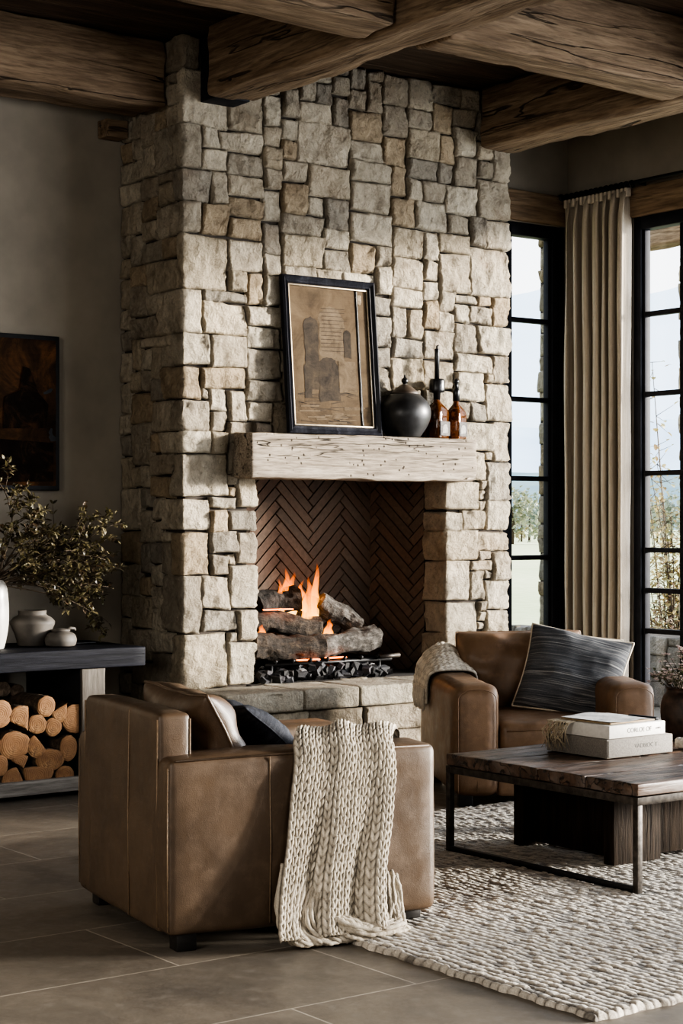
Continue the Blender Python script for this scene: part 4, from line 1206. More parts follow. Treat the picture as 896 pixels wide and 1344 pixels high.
tag(p_, 'charcoal grey pillow with fine pale stripes on the chestnut armchair', 'pillow')
p_, edge = pillow('cream_pillow', 0.46, 0.46, 0.14, 'creamfab', 9.9, pinch=.05, wr=.01)
place(p_, chair_M(C2, C2R) @ T(.275, .13, .60) @ RX(R(-22)) @ RY(R(10)))
MB().tube(edge, .004, 6).build('piping', M['creamfab'], p_)
tag(p_, 'cream linen pillow mostly hidden behind the grey striped pillow', 'pillow')

# ------------------------------------------------------------------ knitted throws
def knit_surface(P, W, L, cw, sh, rng, amp=0.010, per=9, tintl=(0.60, 0.54, 0.45), shade_tint=(0.10, 0.082, 0.064)):
    """P(u,v)->(pos, normal), u,v in metres; stitches as V columns"""
    mb = MB()
    nc = int(round(W / cw)); nu = nc * per + 1; ns = int(round(L / sh)); nv = ns * 7 + 1
    pos = []; tints = []
    for i in range(nu):
        u = W * i / (nu - 1); c = u / cw; lc = (c % 1.0) * 2 - 1
        if i == nu - 1: lc = 1
        for j in range(nv):
            v = L * j / (nv - 1)
            half = abs(lc)
            ph = v / sh + 0.75 * half + 0.13 * math.sin(int(c) * 2.1)
            f = (ph % 1.0)
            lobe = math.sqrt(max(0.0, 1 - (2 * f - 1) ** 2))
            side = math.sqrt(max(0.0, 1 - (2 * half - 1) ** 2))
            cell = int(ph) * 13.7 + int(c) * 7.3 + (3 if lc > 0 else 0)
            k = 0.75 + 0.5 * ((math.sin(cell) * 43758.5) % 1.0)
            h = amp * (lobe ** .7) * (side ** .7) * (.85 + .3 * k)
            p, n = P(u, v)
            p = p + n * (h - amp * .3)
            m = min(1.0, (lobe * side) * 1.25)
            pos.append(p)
            t = [d + (l * k - d) * m for l, d in zip(tintl, shade_tint)]  # knit colour darkens between stitches, painting in the shade of the gaps
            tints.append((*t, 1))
    fs = []
    for i in range(nu - 1):
        for j in range(nv - 1): fs.append((i*nv+j, (i+1)*nv+j, (i+1)*nv+j+1, i*nv+j+1))
    mb.add(pos, fs, tints=tints)
    return mb

def path_fn(pts):
    """polyline in 2-D (a, z) -> arc length param; returns f(s)->(a,z,normal2d), length"""
    P = [Vector((x, y, 0)) for x, y in pts]
    for _ in range(3):       # Chaikin rounding
        Q = [P[0]]
        for a, b in zip(P, P[1:]): Q += [a * .75 + b * .25, a * .25 + b * .75]
        P = Q + [P[-1]]
    d = [0]
    for a, b in zip(P, P[1:]): d.append(d[-1] + (b - a).length)
    def f(s):
        s = max(0, min(d[-1], s))
        lo, hi = 0, len(d) - 1
        while hi - lo > 1:
            mid = (lo + hi) // 2
            if d[mid] <= s: lo = mid
            else: hi = mid
        t = (s - d[lo]) / max(1e-9, d[hi] - d[lo])
        p = P[lo].lerp(P[hi], t); tn = (P[hi] - P[lo]).normalized()
        return p.x, p.y, (-tn.y, tn.x)
    return f, d[-1]

# throw over the near arm of the first chair. chair-local: x outward = -x
hw = 0.93 / 2
fpath, LEN = path_fn([(-.215, .47), (-.215, .62), (-.205, .69), (-.10, .705), (-.02, .685), (.028, .63), (.030, .45), (.045, .25), (.070, .12), (.105, .045), (.125, .03)])
yc = -0.145               # centre along chair depth (front is -y)
def throwP(u, v):
    a, z, n = fpath(v)
    drop = max(0.0, min(1.0, (0.66 - z) / 0.6)) if a > -.02 else 0.0
    s = u / 0.46 - .5
    width = 0.385 + 0.012 * drop + 0.016 * (drop ** 3)
    fold = math.sin(u * 30 + 0.8) * 0.024 * drop + math.sin(u * 61 + 2) * .009 * drop
    fold += 0.012 * noise.noise(Vector((u * 6, v * 2.5, 4)))
    # shallow cascade on the camera-right side
    if s > .22: fold += .022 * drop * math.sin((s - .22) / .28 * PI)
    y = yc - s * width + (width - .385) * .5 + .092 * drop + min(0.0, a) * .5 + .008 * noise.noise(Vector((v * 6, u, 0)))
    edge_drop = .035 * abs(2 * s) ** 3 - .016 * math.sin(u * 33 + 1) - .012 * noise.noise(Vector((u * 14, v * 5, 2)))
    lift = abs(fold) - edge_drop if a <= -.02 else fold + .012 * drop - edge_drop * max(0, 1 - drop * 5)
    nx, nz = n
    p = Vector((-(hw + a + nx * lift), y, z + nz * lift * (.6 if a <= -.02 else .3)))
    return p, Vector((-nx, .0, nz)).normalized()
th = empty('knit_throw', C1, C1R, 'chunky cream knitted throw draped over the boxy armchair arm', 'throw blanket')
kb = knit_surface(throwP, 0.46, LEN, 0.0307, 0.030, rng, 0.013)
kn = kb.build('knit_panel', M['knit'], th)
# heavy looped yarn ends piled at the hem
mb = MB(); r4 = random.Random(21)
def smooth_pts(P2, it=2):
    for _ in range(it):
        Q = [P2[0]]
        for a, b in zip(P2, P2[1:]): Q += [a * .75 + b * .25, a * .25 + b * .75]
        P2 = Q + [P2[-1]]
    return P2
def yarn(pts, r, k):
    c = r4.uniform(.72, 1.05); mb.tint = (0.54 * c, 0.48 * c, 0.395 * c, 1)
    P2 = smooth_pts([Vector(p) for p in pts])
    P2 = [Vector((-(hw + p.x + .005 * noise.noise(p * 28 + Vector((k, 0, 0)))), p.y + .008 * noise.noise(p * 22 + Vector((0, k, 0))), max(.010, p.z + .004 * noise.noise(p * 30 + Vector((0, 0, k)))))) for p in P2]
    mb.tube(P2, [r * (1 + .22 * math.sin(i * 1.9 + k)) for i in range(len(P2))], 7)
# left bunch: long loose strands leaving the knit low down and curling under
for k in range(34):
    t = k / 33; y0 = yc + .290 - t * .20 + r4.uniform(-.008, .008)
    bow = .035 * math.sin(t * PI * .8 + .3)
    top = .26 - .10 * t + r4.uniform(-.03, .03)
    yarn([(.040, y0 - .03, top), (.060 + r4.uniform(0, .02), y0 + bow * .4, top * .72), (.075 + r4.uniform(0, .03), y0 + bow, .10), (.095 + r4.uniform(-.01, .03), y0 + bow * .5 - .01, .045), (.115 + r4.uniform(-.02, .03), y0 - .045, .018), (.10 + r4.uniform(-.03, .03), y0 - .10, .014)], .0075, k)
# coil: strands swept round in an arc on the floor
for k in range(26):
    q = r4.uniform(.055, .125); cy_ = yc - .035 + r4.uniform(-.02, .02); cx_ = .085
    lift = r4.uniform(.012, .06)
    a0 = r4.uniform(-.5, .3); a1 = a0 + r4.uniform(1.6, 3.2)
    yarn([(cx_ + q * .55 * math.sin(a), cy_ + q * math.cos(a) * 1.15, lift + .05 * max(0, math.cos(a)) ** 2 * (q / .12)) for a in np.linspace(a0, a1, 9)], .0085, k + 50)
for k in range(16):   # right edge ends
    y0 = yc - .13 - r4.uniform(0, .055)
    yarn([(.03, y0, .17 + r4.uniform(-.04, .05)), (.055, y0 - r4.uniform(-.01, .02), .10), (.075, y0 - r4.uniform(-.02, .02), .05), (.085 + r4.uniform(-.02, .02), y0 + r4.uniform(-.03, .02), .018)], .0075, k + 90)
mb.build('yarn_fringe', M['knit'], th)

# small throw on the far arm/back of the second chair
th2 = empty('ribbed_throw', C2, C2R, 'small ribbed cream throw on the arm beside the fireplace', 'throw blanket')
f2, L2 = path_fn([(-.248, .48), (-.248, .58), (-.225, .612), (-.10, .618), (-.01, .61), (.020, .57), (.022, .44)])
hw2 = 1.03 / 2
def throw2P(u, v):
    a, z, n = f2(v)
    s = u / .34 - .5
    k = 0.012 * math.sin(u * 40) * (s + .5) + .02 * noise.noise(Vector((u * 7, v * 7, 1))) * min(1, (s + .5) * 3)
    hump = .11 * min(1.0, max(0.0, s + .5) / .6) * max(0.0, min(1, (z - .5) / .12)) * max(.3, math.sin(min(1, max(0, (a + .26) / .3)) * PI))
    y = .30 + s * .34 + .02 * noise.noise(Vector((v * 5, 0, 0)))
    return Vector((-(hw2 + a + n[0] * abs(k)), y, z + .012 + n[1] * abs(k) + hump)), Vector((-n[0], 0, n[1])).normalized()
knit_surface(throw2P, 0.34, L2, 0.024, 0.03, rng, 0.011, per=7).build('knit_panel', M['knit'], th2)
mb = MB()
for k in range(16):
    y0 = .14 + k * .021; c = r4.uniform(.8, 1.05); mb.tint = (0.56 * c, 0.50 * c, 0.415 * c, 1)
    mb.tube([(-(hw2 + .035), y0, .53), (-(hw2 + .042), y0 + r4.uniform(-.01, .01), .47), (-(hw2 + .034), y0 + r4.uniform(-.015, .015), .42 + r4.uniform(-.02, .02))], [.006, .0055, .004], 6)
mb.build('yarn_fringe', M['knit'], th2)

# ------------------------------------------------------------------ rug
def build_rug():
    x0, x1, y0, y1 = 3.545, 8.05, 3.585, 6.60
    nx, ny = 620, 480
    X = np.linspace(x0, x1, nx); Y = np.linspace(y0, y1, ny)
    # finer sampling near the camera corner
    X = x0 + (x1 - x0) * (np.linspace(0, 1, nx) ** 1.25); Y = y0 + (y1 - y0) * (np.linspace(0, 1, ny) ** 1.15)
    gx, gy = np.meshgrid(X, Y, indexing='ij')
    rs = np.random.RandomState(4)
    wob = 0.006 * np.sin(gy * 5.1 + 1) + 0.004 * np.sin(gy * 13.7 + gx * 2)
    row = (gx + wob) / 0.031; ri = np.floor(row).astype(int); fr = row - ri
    off = rs.rand(400)[ri % 400]; ln = 0.036 + 0.016 * rs.rand(400)[(ri * 7) % 400]
    st = gy / ln + off + 0.25 * (fr - .5); si = np.floor(st).astype(int); fs_ = st - si
    rowp = np.sqrt(np.clip(1 - (2 * fr - 1) ** 2, 0, 1)); stp = np.sqrt(np.clip(1 - np.abs(2 * fs_ - 1) ** 3, 0, 1))
    cell = np.abs(np.sin(ri * 12.9898 + si * 78.233) * 43758.5453) % 1.0
    h = (rowp ** .6) * (0.15 + 0.85 * stp ** .6) * (0.65 + 0.6 * cell)
    und = 0.002 * np.sin(gx * 3) * np.sin(gy * 2.6)
    z = 0.010 + 0.013 * h + und
    edge = np.minimum.reduce([gx - x0, x1 - gx, gy - y0, y1 - gy])
    ef = np.clip(edge / 0.02, 0, 1)
    z = z * np.sqrt(np.clip(1 - (1 - ef) ** 2, 0, 1)) + 0.001
    ex = 0.005 * np.sin(gy * 31) + .003 * np.sin(gy * 77); ey = 0.005 * np.sin(gx * 29) + .003 * np.sin(gx * 83)
    px = gx + ex * (gx < x0 + .06); py = gy + ey * (gy < y0 + .06)
    vs = np.stack([px, py, z], -1).reshape(-1, 3)
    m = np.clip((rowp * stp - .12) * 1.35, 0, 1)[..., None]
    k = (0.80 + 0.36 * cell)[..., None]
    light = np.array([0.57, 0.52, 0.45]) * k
    dk = np.array([0.075, 0.06, 0.05])  # shade painted into the wool colour in the gaps between stitches
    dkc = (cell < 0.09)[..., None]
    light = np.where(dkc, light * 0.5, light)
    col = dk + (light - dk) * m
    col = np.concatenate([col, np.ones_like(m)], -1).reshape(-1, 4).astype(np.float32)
    i, j = np.meshgrid(np.arange(nx - 1), np.arange(ny - 1), indexing='ij')
    a = (i * ny + j).ravel(); faces = np.stack([a, a + ny, a + ny + 1, a + 1], -1)
    me = bpy.data.meshes.new('woven_rug')
    me.vertices.add(len(vs)); me.vertices.foreach_set('co', vs.ravel().astype(np.float32))
    me.loops.add(faces.size); me.loops.foreach_set('vertex_index', faces.ravel().astype(np.int32))
    me.polygons.add(len(faces)); me.polygons.foreach_set('loop_start', np.arange(0, faces.size, 4, dtype=np.int32))
    me.update(calc_edges=True); me.validate()
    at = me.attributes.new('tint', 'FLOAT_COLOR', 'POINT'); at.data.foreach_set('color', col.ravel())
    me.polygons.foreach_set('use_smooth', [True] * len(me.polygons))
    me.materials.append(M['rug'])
    o = bpy.data.objects.new('woven_rug', me); COL.objects.link(o)
    tag(o, 'chunky cream and grey woven wool rug under the coffee table', 'rug')
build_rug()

# ------------------------------------------------------------------ coffee table
TX0, TX1, TY0, TY1, TZ = 4.815, 6.35, 4.655, 5.765, 0.43
RZ0 = 0.022
tb = empty('coffee_table', ((TX0 + TX1)/2, (TY0 + TY1)/2, RZ0), 0, 'low coffee table with worn dark plank top and iron frame', 'table')
tl = Vector(tb.location)
tp = MB(); r5 = random.Random(9)
yy = TY0
for wdt in (0.28, 0.27, 0.29, 0.27):
    def dsp(p, n, sd=yy): return p + n * (fbm((p.x * 2 + sd, p.y * 10, p.z * 10), 3) * 0.004)
    soft_box(tp, (TX1 - TX0, wdt - .003, .048), .006, (50, 8, 3), dsp, T((TX0 + TX1)/2 - tl.x, yy + wdt/2 - tl.y, TZ - .024 - tl.z)); yy += wdt
tp.build('tabletop', M['tabletop'], tb, angle=50)
fr = MB(); q = 0.026
zt = TZ - .05 - tl.z
for y_ in (TY0, TY1 - q): fr.bbox((TX0 - tl.x, y_ - tl.y, zt - .030), (TX1 - tl.x, y_ + q - tl.y, zt), .002)
for x_ in (TX0, TX1 - q): fr.bbox((x_ - tl.x, TY0 + q - tl.y, zt - .030), (x_ + q - tl.x, TY1 - q - tl.y, zt), .002)
fr.build('apron_frame', M['iron'], tb, angle=35)
for x_ in (TX0, TX1 - q):
    for y_ in (TY0, TY1 - q):
        MB().bbox((x_ - tl.x, y_ - tl.y, 0.0), (x_ + q - tl.x, y_ + q - tl.y, zt - .03), .002).build('leg', M['iron'], tb, angle=35)
    MB().bbox((x_ + .002 - tl.x, TY0 + q - tl.y, 0.0), (x_ + q - .002 - tl.x, TY1 - q - tl.y, .022), .002).build('floor_rail', M['ironblack'], tb, angle=35)
# pedestal: two end boards joined by a long board
for (lo, hi) in (((5.13, 5.09, RZ0), (5.40, 5.15, TZ - .052)), ((5.13, 5.63, RZ0), (5.40, 5.69, TZ - .052)), ((5.18, 5.15, RZ0 + .02), (5.24, 5.63, TZ - .052)), ((5.80, 5.09, RZ0), (6.07, 5.15, TZ - .052)), ((5.40, 5.10, RZ0 + .02), (5.80, 5.14, TZ - .052)), ((5.80, 5.63, RZ0), (6.07, 5.69, TZ - .052))):
    MB().bbox(tuple(a - b for a, b in zip(lo, tl)), tuple(a - b for a, b in zip(hi, tl)), .004).build('pedestal_board', M['tabledark'], tb, angle=35)

# books
def text(parent, body, size, loc, rot, mat, name='spine_text'):
    c = bpy.data.curves.new(name, 'FONT'); c.body = body; c.size = size; c.extrude = 0.0004; c.align_x = 'CENTER'; c.align_y = 'CENTER'
    c.materials.append(M[mat])
    q = bpy.data.objects.new(name, c); COL.objects.link(q)
    me = bpy.data.meshes.new_from_object(q.evaluated_get(bpy.context.evaluated_depsgraph_get()))
    bpy.data.objects.remove(q); bpy.data.curves.remove(c)
    me.name = name; me.materials.clear(); me.materials.append(M[mat])
    o = bpy.data.objects.new(name, me); COL.objects.link(o); o.parent = parent; o.location = loc; o.rotation_euler = rot
    return o
BX, BY = 5.215, 5.215
b1 = empty('grey_box_book', (BX + .195, BY + .18, TZ + .003), R(0), 'thick grey cloth-bound book at the bottom of the table stack', 'book')
MB().bbox((-.195, -.18, 0), (.195, .18, .078), .004).build('cover', M['bookgrey'], b1, angle=35)
MB().bbox((-.188, -.183, .004), (.190, -.1795, .074), .003).build('spine', M['bookgrey'], b1, angle=35)
text(b1, 'VADNOC Y', .026, (.03, -.1835, .042), (R(90), 0, 0), 'ink')
b2 = empty('white_book', (BX + .187, BY + .165, TZ + .082), R(1.5), 'thick white book with printed spine lying on the grey book', 'book')
MB().bbox((-.163, -.140, .004), (.165, .155, .050), .001).build('pages', M['bookpages'], b2, angle=35)
mb = MB(); mb.bbox((-.17, -.15, 0), (.17, .16, .004), .0015); mb.bbox((-.17, -.15, .050), (.17, .16, .054), .0015); mb.bbox((-.17, -.154, 0), (.17, -.146, .054), .003); mb.bbox((-.171, -.15, 0), (-.167, .16, .054), .0015)
mb.build('cover', M['bookwhite'], b2, angle=35)
text(b2, 'CORLOE OF', .027, (.01, -.1545, .027), (R(90), 0, 0), 'ink'); text(b2, 'A.PRES', .010, (.125, -.1545, .027), (R(90), 0, 0), 'ink')
b3 = empty('thin_magazine', (BX + .19, BY + .185, TZ + .138), R(3), 'thin picture booklet with pale cover on top of the white book', 'magazine')
mb = MB(); n = 14; P = []
for i in range(n):
    row = []
    for j in range(n):
        x = -.15 + .30 * i / (n - 1); y_ = -.15 + .28 * j / (n - 1)
        row.append(Vector((x, y_, .008 + .010 * math.exp(-((x + .02) / .09) ** 2) * (j / (n - 1)) + .002 * math.sin(x * 30))))
    P.append(row)
mb.grid(P, n, n); mb.build('cover', M['photo'], b3)
mb = MB(); mb.bbox((-.15, -.15, 0), (.15, .13, .006), .002); mb.build('pages', M['booktan'], b3, angle=35)
MB().bbox((.128, -.152, -.002), (.152, .0, .012), .003).build('dark_corner', M['steel'], b3)
# frayed tassel hanging from the books
mb = MB(); r6 = random.Random(2)
for k in range(34):
    x = BX - .015; y_ = BY + .26 + r6.uniform(-.05, .06); z = TZ + .135
    a = [(x + .06, y_, TZ + .139), (x - .004, y_ + r6.uniform(-.02, .02), z), (x - r6.uniform(.02, .05), y_ + r6.uniform(-.03, .03), TZ + .09 + r6.uniform(-.02, .02)), (x - r6.uniform(.01, .05), y_ + r6.uniform(-.05, .05), TZ + r6.uniform(.012, .05))]
    mb.tube(a, [.002, .0025, .002, .001], 5)
tag(mb.build('straw_tassel', M['straw']), 'frayed straw tassel hanging over the left edge of the books', 'tassel')

# flower pot
pt_ = empty('flower_pot', (6.02, 5.50, TZ + .003), 0, 'dark rust-brown ceramic pot on the right of the table', 'pot')
MB().lathe(smooth_prof([(0.085, 0), (0.10, .01), (0.125, .08), (0.13, .14), (0.118, .19), (0.10, .215), (0.108, .23)]), 48, wob=.02).build('body', M['flowerpot'], pt_)
fl_ = empty('potted_flowers', (6.02, 5.50, TZ + .20), 0, 'bushy stems with small pale flowers growing from the rust pot', 'flowers')
sm = MB(); pm = MB(); lm = MB(); r7 = random.Random(31)
def leaf(mb, p, d, up, ln, wd, tint, curl=.2):
    d = d.normalized(); s = d.cross(up)
    if s.length < 1e-4: s = d.cross(Vector((1, .2, 0)))
    s.normalize(); n = s.cross(d).normalized()
    mb.tint = (*tint, 1)
    vs = [p, p + d * ln * .3 + s * wd * .5 + n * wd * curl, p + d * ln * .7 + s * wd * .42 + n * wd * curl * .6, p + d * ln - n * ln * curl * .5, p + d * ln * .7 - s * wd * .42 + n * wd * curl * .6, p + d * ln * .3 - s * wd * .5 + n * wd * curl, p + d * ln * .5]
    mb.add(vs, [(0, 1, 6, 5), (1, 2, 6), (2, 3, 4, 6), (4, 5, 6)])
for k in range(60):
    th_ = r7.uniform(0, 2 * PI); sp = r7.random() ** .6 * .19; hh = r7.uniform(.07, .19) * (1.25 - sp * 3)
    tip = Vector((math.cos(th_) * sp, math.sin(th_) * sp, hh)); base = Vector((math.cos(th_) * sp * .25, math.sin(th_) * sp * .25, -.02))
    mid = base.lerp(tip, .6) + Vector((0, 0, .03))
    sm.tube([base, mid, tip], [.0025, .002, .0012], 5)
    for q in range(5):
        t = r7.uniform(.35, 1); p = base.lerp(tip, t) + Vector((0, 0, .02))
        dr = Vector((r7.uniform(-1, 1), r7.uniform(-1, 1), r7.uniform(-.2, .8)))
        leaf(lm, p, dr, Vector((0, 0, 1)), r7.uniform(.018, .034), .013, r7.choice([(.07, .075, .035), (.11, .10, .05), (.05, .055, .03)]))
    for q in range(r7.randint(2, 5)):
        c = tip + Vector((r7.uniform(-.022, .022), r7.uniform(-.022, .022), r7.uniform(-.015, .02)))
        for a in range(5):
            an = a * 2 * PI / 5 + k
            leaf(pm, c, Vector((math.cos(an), math.sin(an), r7.uniform(.1, .6))), Vector((0, 0, 1)), .013, .010, r7.choice([(.62, .52, .48), (.70, .63, .58), (.48, .34, .32), (.55, .42, .40)]))
sm.build('stems', M['twig'], fl_); lm.build('leaves', M['leafmat'], fl_, smooth=False); pm.build('blossoms', M['petal'], fl_, smooth=False)
# small chalky shell-like stone beside the pot
mb = MB(); P = []
sd_o = soft_box(MB(), (.085, .065, .05), .022, (8, 8, 6), lambda p, n: p + n * fbm(p * 30, 3) * .010)
o = sd_o.build('white_stone', M['shell'], loc=(5.72, 5.25, TZ + .028)); tag(o, 'small chalky white stone at the right edge of the coffee table', 'stone')

# ------------------------------------------------------------------ curtain and rod
cr = empty('linen_curtain', (8.355, 8.44, 0.02), 0, 'beige linen curtain hanging in deep folds between the two windows', 'curtain')
mb = MB(); nu, nv = 190, 50; P = []
for i in range(nu):
    t = i / (nu - 1); row = []
    for j in range(nv):
        v = j / (nv - 1); z = v * 3.53
        ph = t * 2 * PI * 6.75 + .6
        ampl = (0.060 + .014 * math.sin(t * 9)) * (0.9 + .1 * v) 
        top = max(0, (v - .955) / .045)
        y_ = .305 - t * .575 + .016 * math.sin(ph * 2 + 0.6) + .012 * noise.noise(Vector((t * 4, v * 2.2, 0))) + .012 * (1 - v) * math.sin(t * 7)
        y_ *= (1 - .07 * (1 - v))
        x_ = -.0 + ampl * math.sin(ph + .7 * noise.noise(Vector((t * 3, v * 1.5, 7)))) * (1 - .45 * top) + .01 * noise.noise(Vector((t * 14, v * 5, 2)))
        row.append(Vector((x_, y_, z)))
    P.append(row)
mb.grid(P, nu, nv)
o = mb.build('drape', M['linen'], cr); sol = o.modifiers.new('thickness', 'SOLIDIFY'); sol.thickness = .004
mb = MB()
for k in range(16):   # pleat tape header
    t = (k + .5) / 16; y_ = .30 - t * .60
    mb.bbox((-.03, y_ - .012, 3.50), (.012, y_ + .012, 3.555), .004)
mb.build('pleats', M['linen'], cr)
rd = empty('curtain_rod', (8.345, 8.76, 3.60), 0, 'black iron curtain rod running along the oak header', 'curtain rod')
MB().tube([(0, .0, 0), (0, -9.5, 0)], .014, 12).build('pole', M['ironblack'], rd)
MB().lathe([(.016, 0), (.024, .012), (.024, .03), (.008, .042)], 16, M=RX(R(-90))).build('finial', M['ironblack'], rd)
for k in range(14):
    y_ = -.04 - k * .046
    pts = [(math.cos(a) * .022, y_ + .004 * math.sin(a * 3), math.sin(a) * .022 - .006) for a in np.linspace(0, 2 * PI, 14)]
    MB().tube(pts, .004, 6).build('ring', M['ironblack'], rd)
for y_ in (-.70, -3.9, -7.0):
    MB().bbox((-.008, y_ - .012, -.02), (.06, y_ + .012, .0), .003).build('bracket', M['ironblack'], rd)

# ------------------------------------------------------------------ left side: wall art, console, vases, firewood
wp = empty('wall_painting', (3.98, 8.818, 1.58), 0, 'large dark rust abstract canvas hanging on the left wall', 'painting')
MB().bbox((-.585, -.055, 0), (.585, -.0, .845), .006).build('black_edge_frame', M['ironblack'], wp, angle=35)
mb = MB(); n = 40; P = []
for i in range(n):
    P.append([Vector((-.56 + 1.12 * i / (n - 1), -.058 - .006 * fbm((i * .3, j * .3, 2), 3), .025 + .795 * j / (n - 1))) for j in range(n)])
mb.grid(P, n, n); cv2 = mb.build('canvas', M['darkpaint'], wp)
mb = MB(); mb.add([(.24, -.0665, .33), (.50, -.0665, .34), (.51, -.0665, .47), (.45, -.0665, .53), (.40, -.0665, .66), (.36, -.0665, .67), (.34, -.0665, .54), (.25, -.0665, .50)], [tuple(range(8))]); mb.add([(.10, -.0668, .04), (.54, -.0668, .05), (.54, -.0668, .26), (.10, -.0668, .28)], [(0, 1, 2, 3)]); mb.build('painted_figures', m_painting('soot_paint', (.016, .011, .008), (.07, .036, .018), (.006, .005, .004), 3), cv2, smooth=False)

KX0, KX1, KY0, KY1 = 2.2, 4.72, 8.10, 8.76
kt = empty('console_table', ((KX0 + KX1)/2, (KY0 + KY1)/2, 0), 0, 'thick dark console bench with grey legs and log shelf', 'console table')
kl = Vector(kt.location)
def kb_(name, lo, hi, mat, r=.006, amp=.003, n=(24, 8, 4)):
    s_ = [b - a for a, b in zip(lo, hi)]; c = [(a + b)/2 for a, b in zip(lo, hi)]
    o = soft_box(MB(), s_, r, n, lambda p, nn: p + nn * fbm((p.x * 2, p.y * 8, p.z * 8 + lo[0]), 3) * amp).build(name, M[mat], kt, angle=50)
    o.location = Vector(c) - kl
    return o
kb_('tabletop', (KX0, KY0, .655), (KX1, KY1, .755), 'bluewood', n=(40, 10, 4))
for x_ in (2.45, 4.357):
    lg = kb_('leg', (x_, KY0 + .02, .105), (x_ + .135, KY0 + .40, .655), 'greywood', n=(4, 8, 12))
    kb_('leg_panel', (x_ - .006, KY0 + .035, .106), (x_ - .001, KY1 - .02, .654), 'darkboard', .002, 0, (2, 4, 4))  # near-black board set on the left side of each leg
kb_('shelf', (KX0 + .03, KY0 + .01, .032), (KX1 - .03, KY1 - .02, .106), 'greywoodx', n=(40, 8, 4))
for x_ in (2.4, 4.5):
    kb_('plinth', (x_, KY0 + .06, 0.0), (x_ + .12, KY1 - .08, .034), 'darkboard', .003, 0, (3, 3, 3))
# vases
v1 = empty('tall_white_vase', (3.985, 8.42, .758), 0, 'tall white ceramic vase holding leafy branches on the console', 'vase')
MB().lathe(smooth_prof([(0.066, 0), (0.075, .008), (0.094, .10), (0.097, .22), (0.088, .31), (0.070, .345), (0.066, .35)]), 48, wob=.01).build('body', M['vase'], v1)
v2 = empty('squat_grey_pot', (4.252, 8.47, .758), 0, 'squat grey stoneware pot with shouldered body beside the tall vase', 'pot')
mb = MB().lathe([(0.07, 0), (0.076, .006), (0.092, .06), (0.116, .115), (0.117, .128), (0.10, .148), (0.077, .160), (0.072, .166), (0.074, .185), (0.066, .187), (0.062, .165)], 44, wob=.02, seed=4); mb.build('body', M['greypot'], v2)
v3 = empty('small_grey_jar', (4.36, 8.36, .758), 0, 'small grey lidded jar with spout in front of the squat pot', 'jar')
MB().lathe(smooth_prof([(0.070, 0), (0.078, .008), (0.083, .035), (0.072, .062), (0.046, .076), (0.043, .08)]), 40, wob=.02, seed=7).build('body', M['greypot'], v3)
MB().lathe([(0.05, .078), (0.052, .084), (0.02, .092), (0.001, .094)], 28, wob=.04).build('lid', M['greypot'], v3)
MB().tube([(.03, 0, .085), (.06, 0, .092), (.082, 0, .088), (.083, 0, .078)], .008, 8).build('handle', M['greypot'], v3)
mb = MB().bbox((-.09, -.07, 0), (.11, .07, .010), .004); o = mb.build('dark_tray', M['ironblack'], loc=(4.50, 8.5, .758)); tag(o, 'flat dark tray lying on the console right of the jar', 'tray')

# branches in the tall vase
br = empty('leafy_branches', (3.985, 8.42, .98), 0, 'dry olive-leaved branches spreading from the tall white vase', 'branches')
sm = MB(); lm = MB(); r8 = random.Random(77)
LT = [(.085, .075, .035), (.13, .11, .055), (.055, .045, .025), (.16, .14, .075), (.20, .17, .10), (.075, .05, .028), (.035, .03, .018)]
def branch(base, d, ln, rad, depth):
    pts = [base]; p = base.copy(); dd = d.normalized(); steps = max(4, int(ln / .05))
    for s in range(steps):
        dd = (dd + Vector((r8.uniform(-1, 1), r8.uniform(-1, 1), r8.uniform(-.9, .7))) * .17 + Vector((0, 0, -.02))).normalized()
        p = p + dd * (ln / steps)
        if p.y > .30: p.y = .30; dd.y = -abs(dd.y)
        pts.append(p.copy())
        if depth > 0 and s > 0 and r8.random() < .62:
            sd_ = (dd + Vector((r8.uniform(-1, 1), r8.uniform(-1, 1), r8.uniform(-.6, .8))) * .9)
            branch(p.copy(), sd_, ln * r8.uniform(.22, .42), rad * .55, depth - 1)
        if depth < 2 or s > steps * .4:
            for q in range(3 if depth == 0 else 2):
                lv = (dd * .4 + Vector((r8.uniform(-1, 1), r8.uniform(-1, 1), r8.uniform(-.8, .8)))).normalized()
                leaf(lm, p + lv * .005, lv, Vector((r8.uniform(-.5, .5), r8.uniform(-.5, .5), 1)), r8.uniform(.022, .046), r8.uniform(.013, .022), r8.choice(LT), r8.uniform(.05, .35))
    sm.tube(pts, [rad * (1 - .75 * i / len(pts)) for i in range(len(pts))], 5)
for k in range(17):
    th_ = r8.uniform(-.6, .6) if k % 3 else r8.uniform(0, 2 * PI)
    el = r8.uniform(.10, 1.15)
    d = Vector((math.cos(th_) * math.cos(el), -.15 + math.sin(th_) * .55 * math.cos(el), math.sin(el)))
    branch(Vector((r8.uniform(-.03, .03), r8.uniform(-.03, .03), .10)), d, r8.uniform(.45, .66) * (1 if el < .9 else .8), .0055, 2)
branch(Vector((.03, 0, .11)), Vector((1, -.15, .10)), .70, .006, 2)
branch(Vector((.03, -.02, .11)), Vector((1, -.3, -.08)), .42, .005, 2)
sm.build('stems', M['twig'], br); lm.build('leaves', M['leafmat'], br, smooth=False)

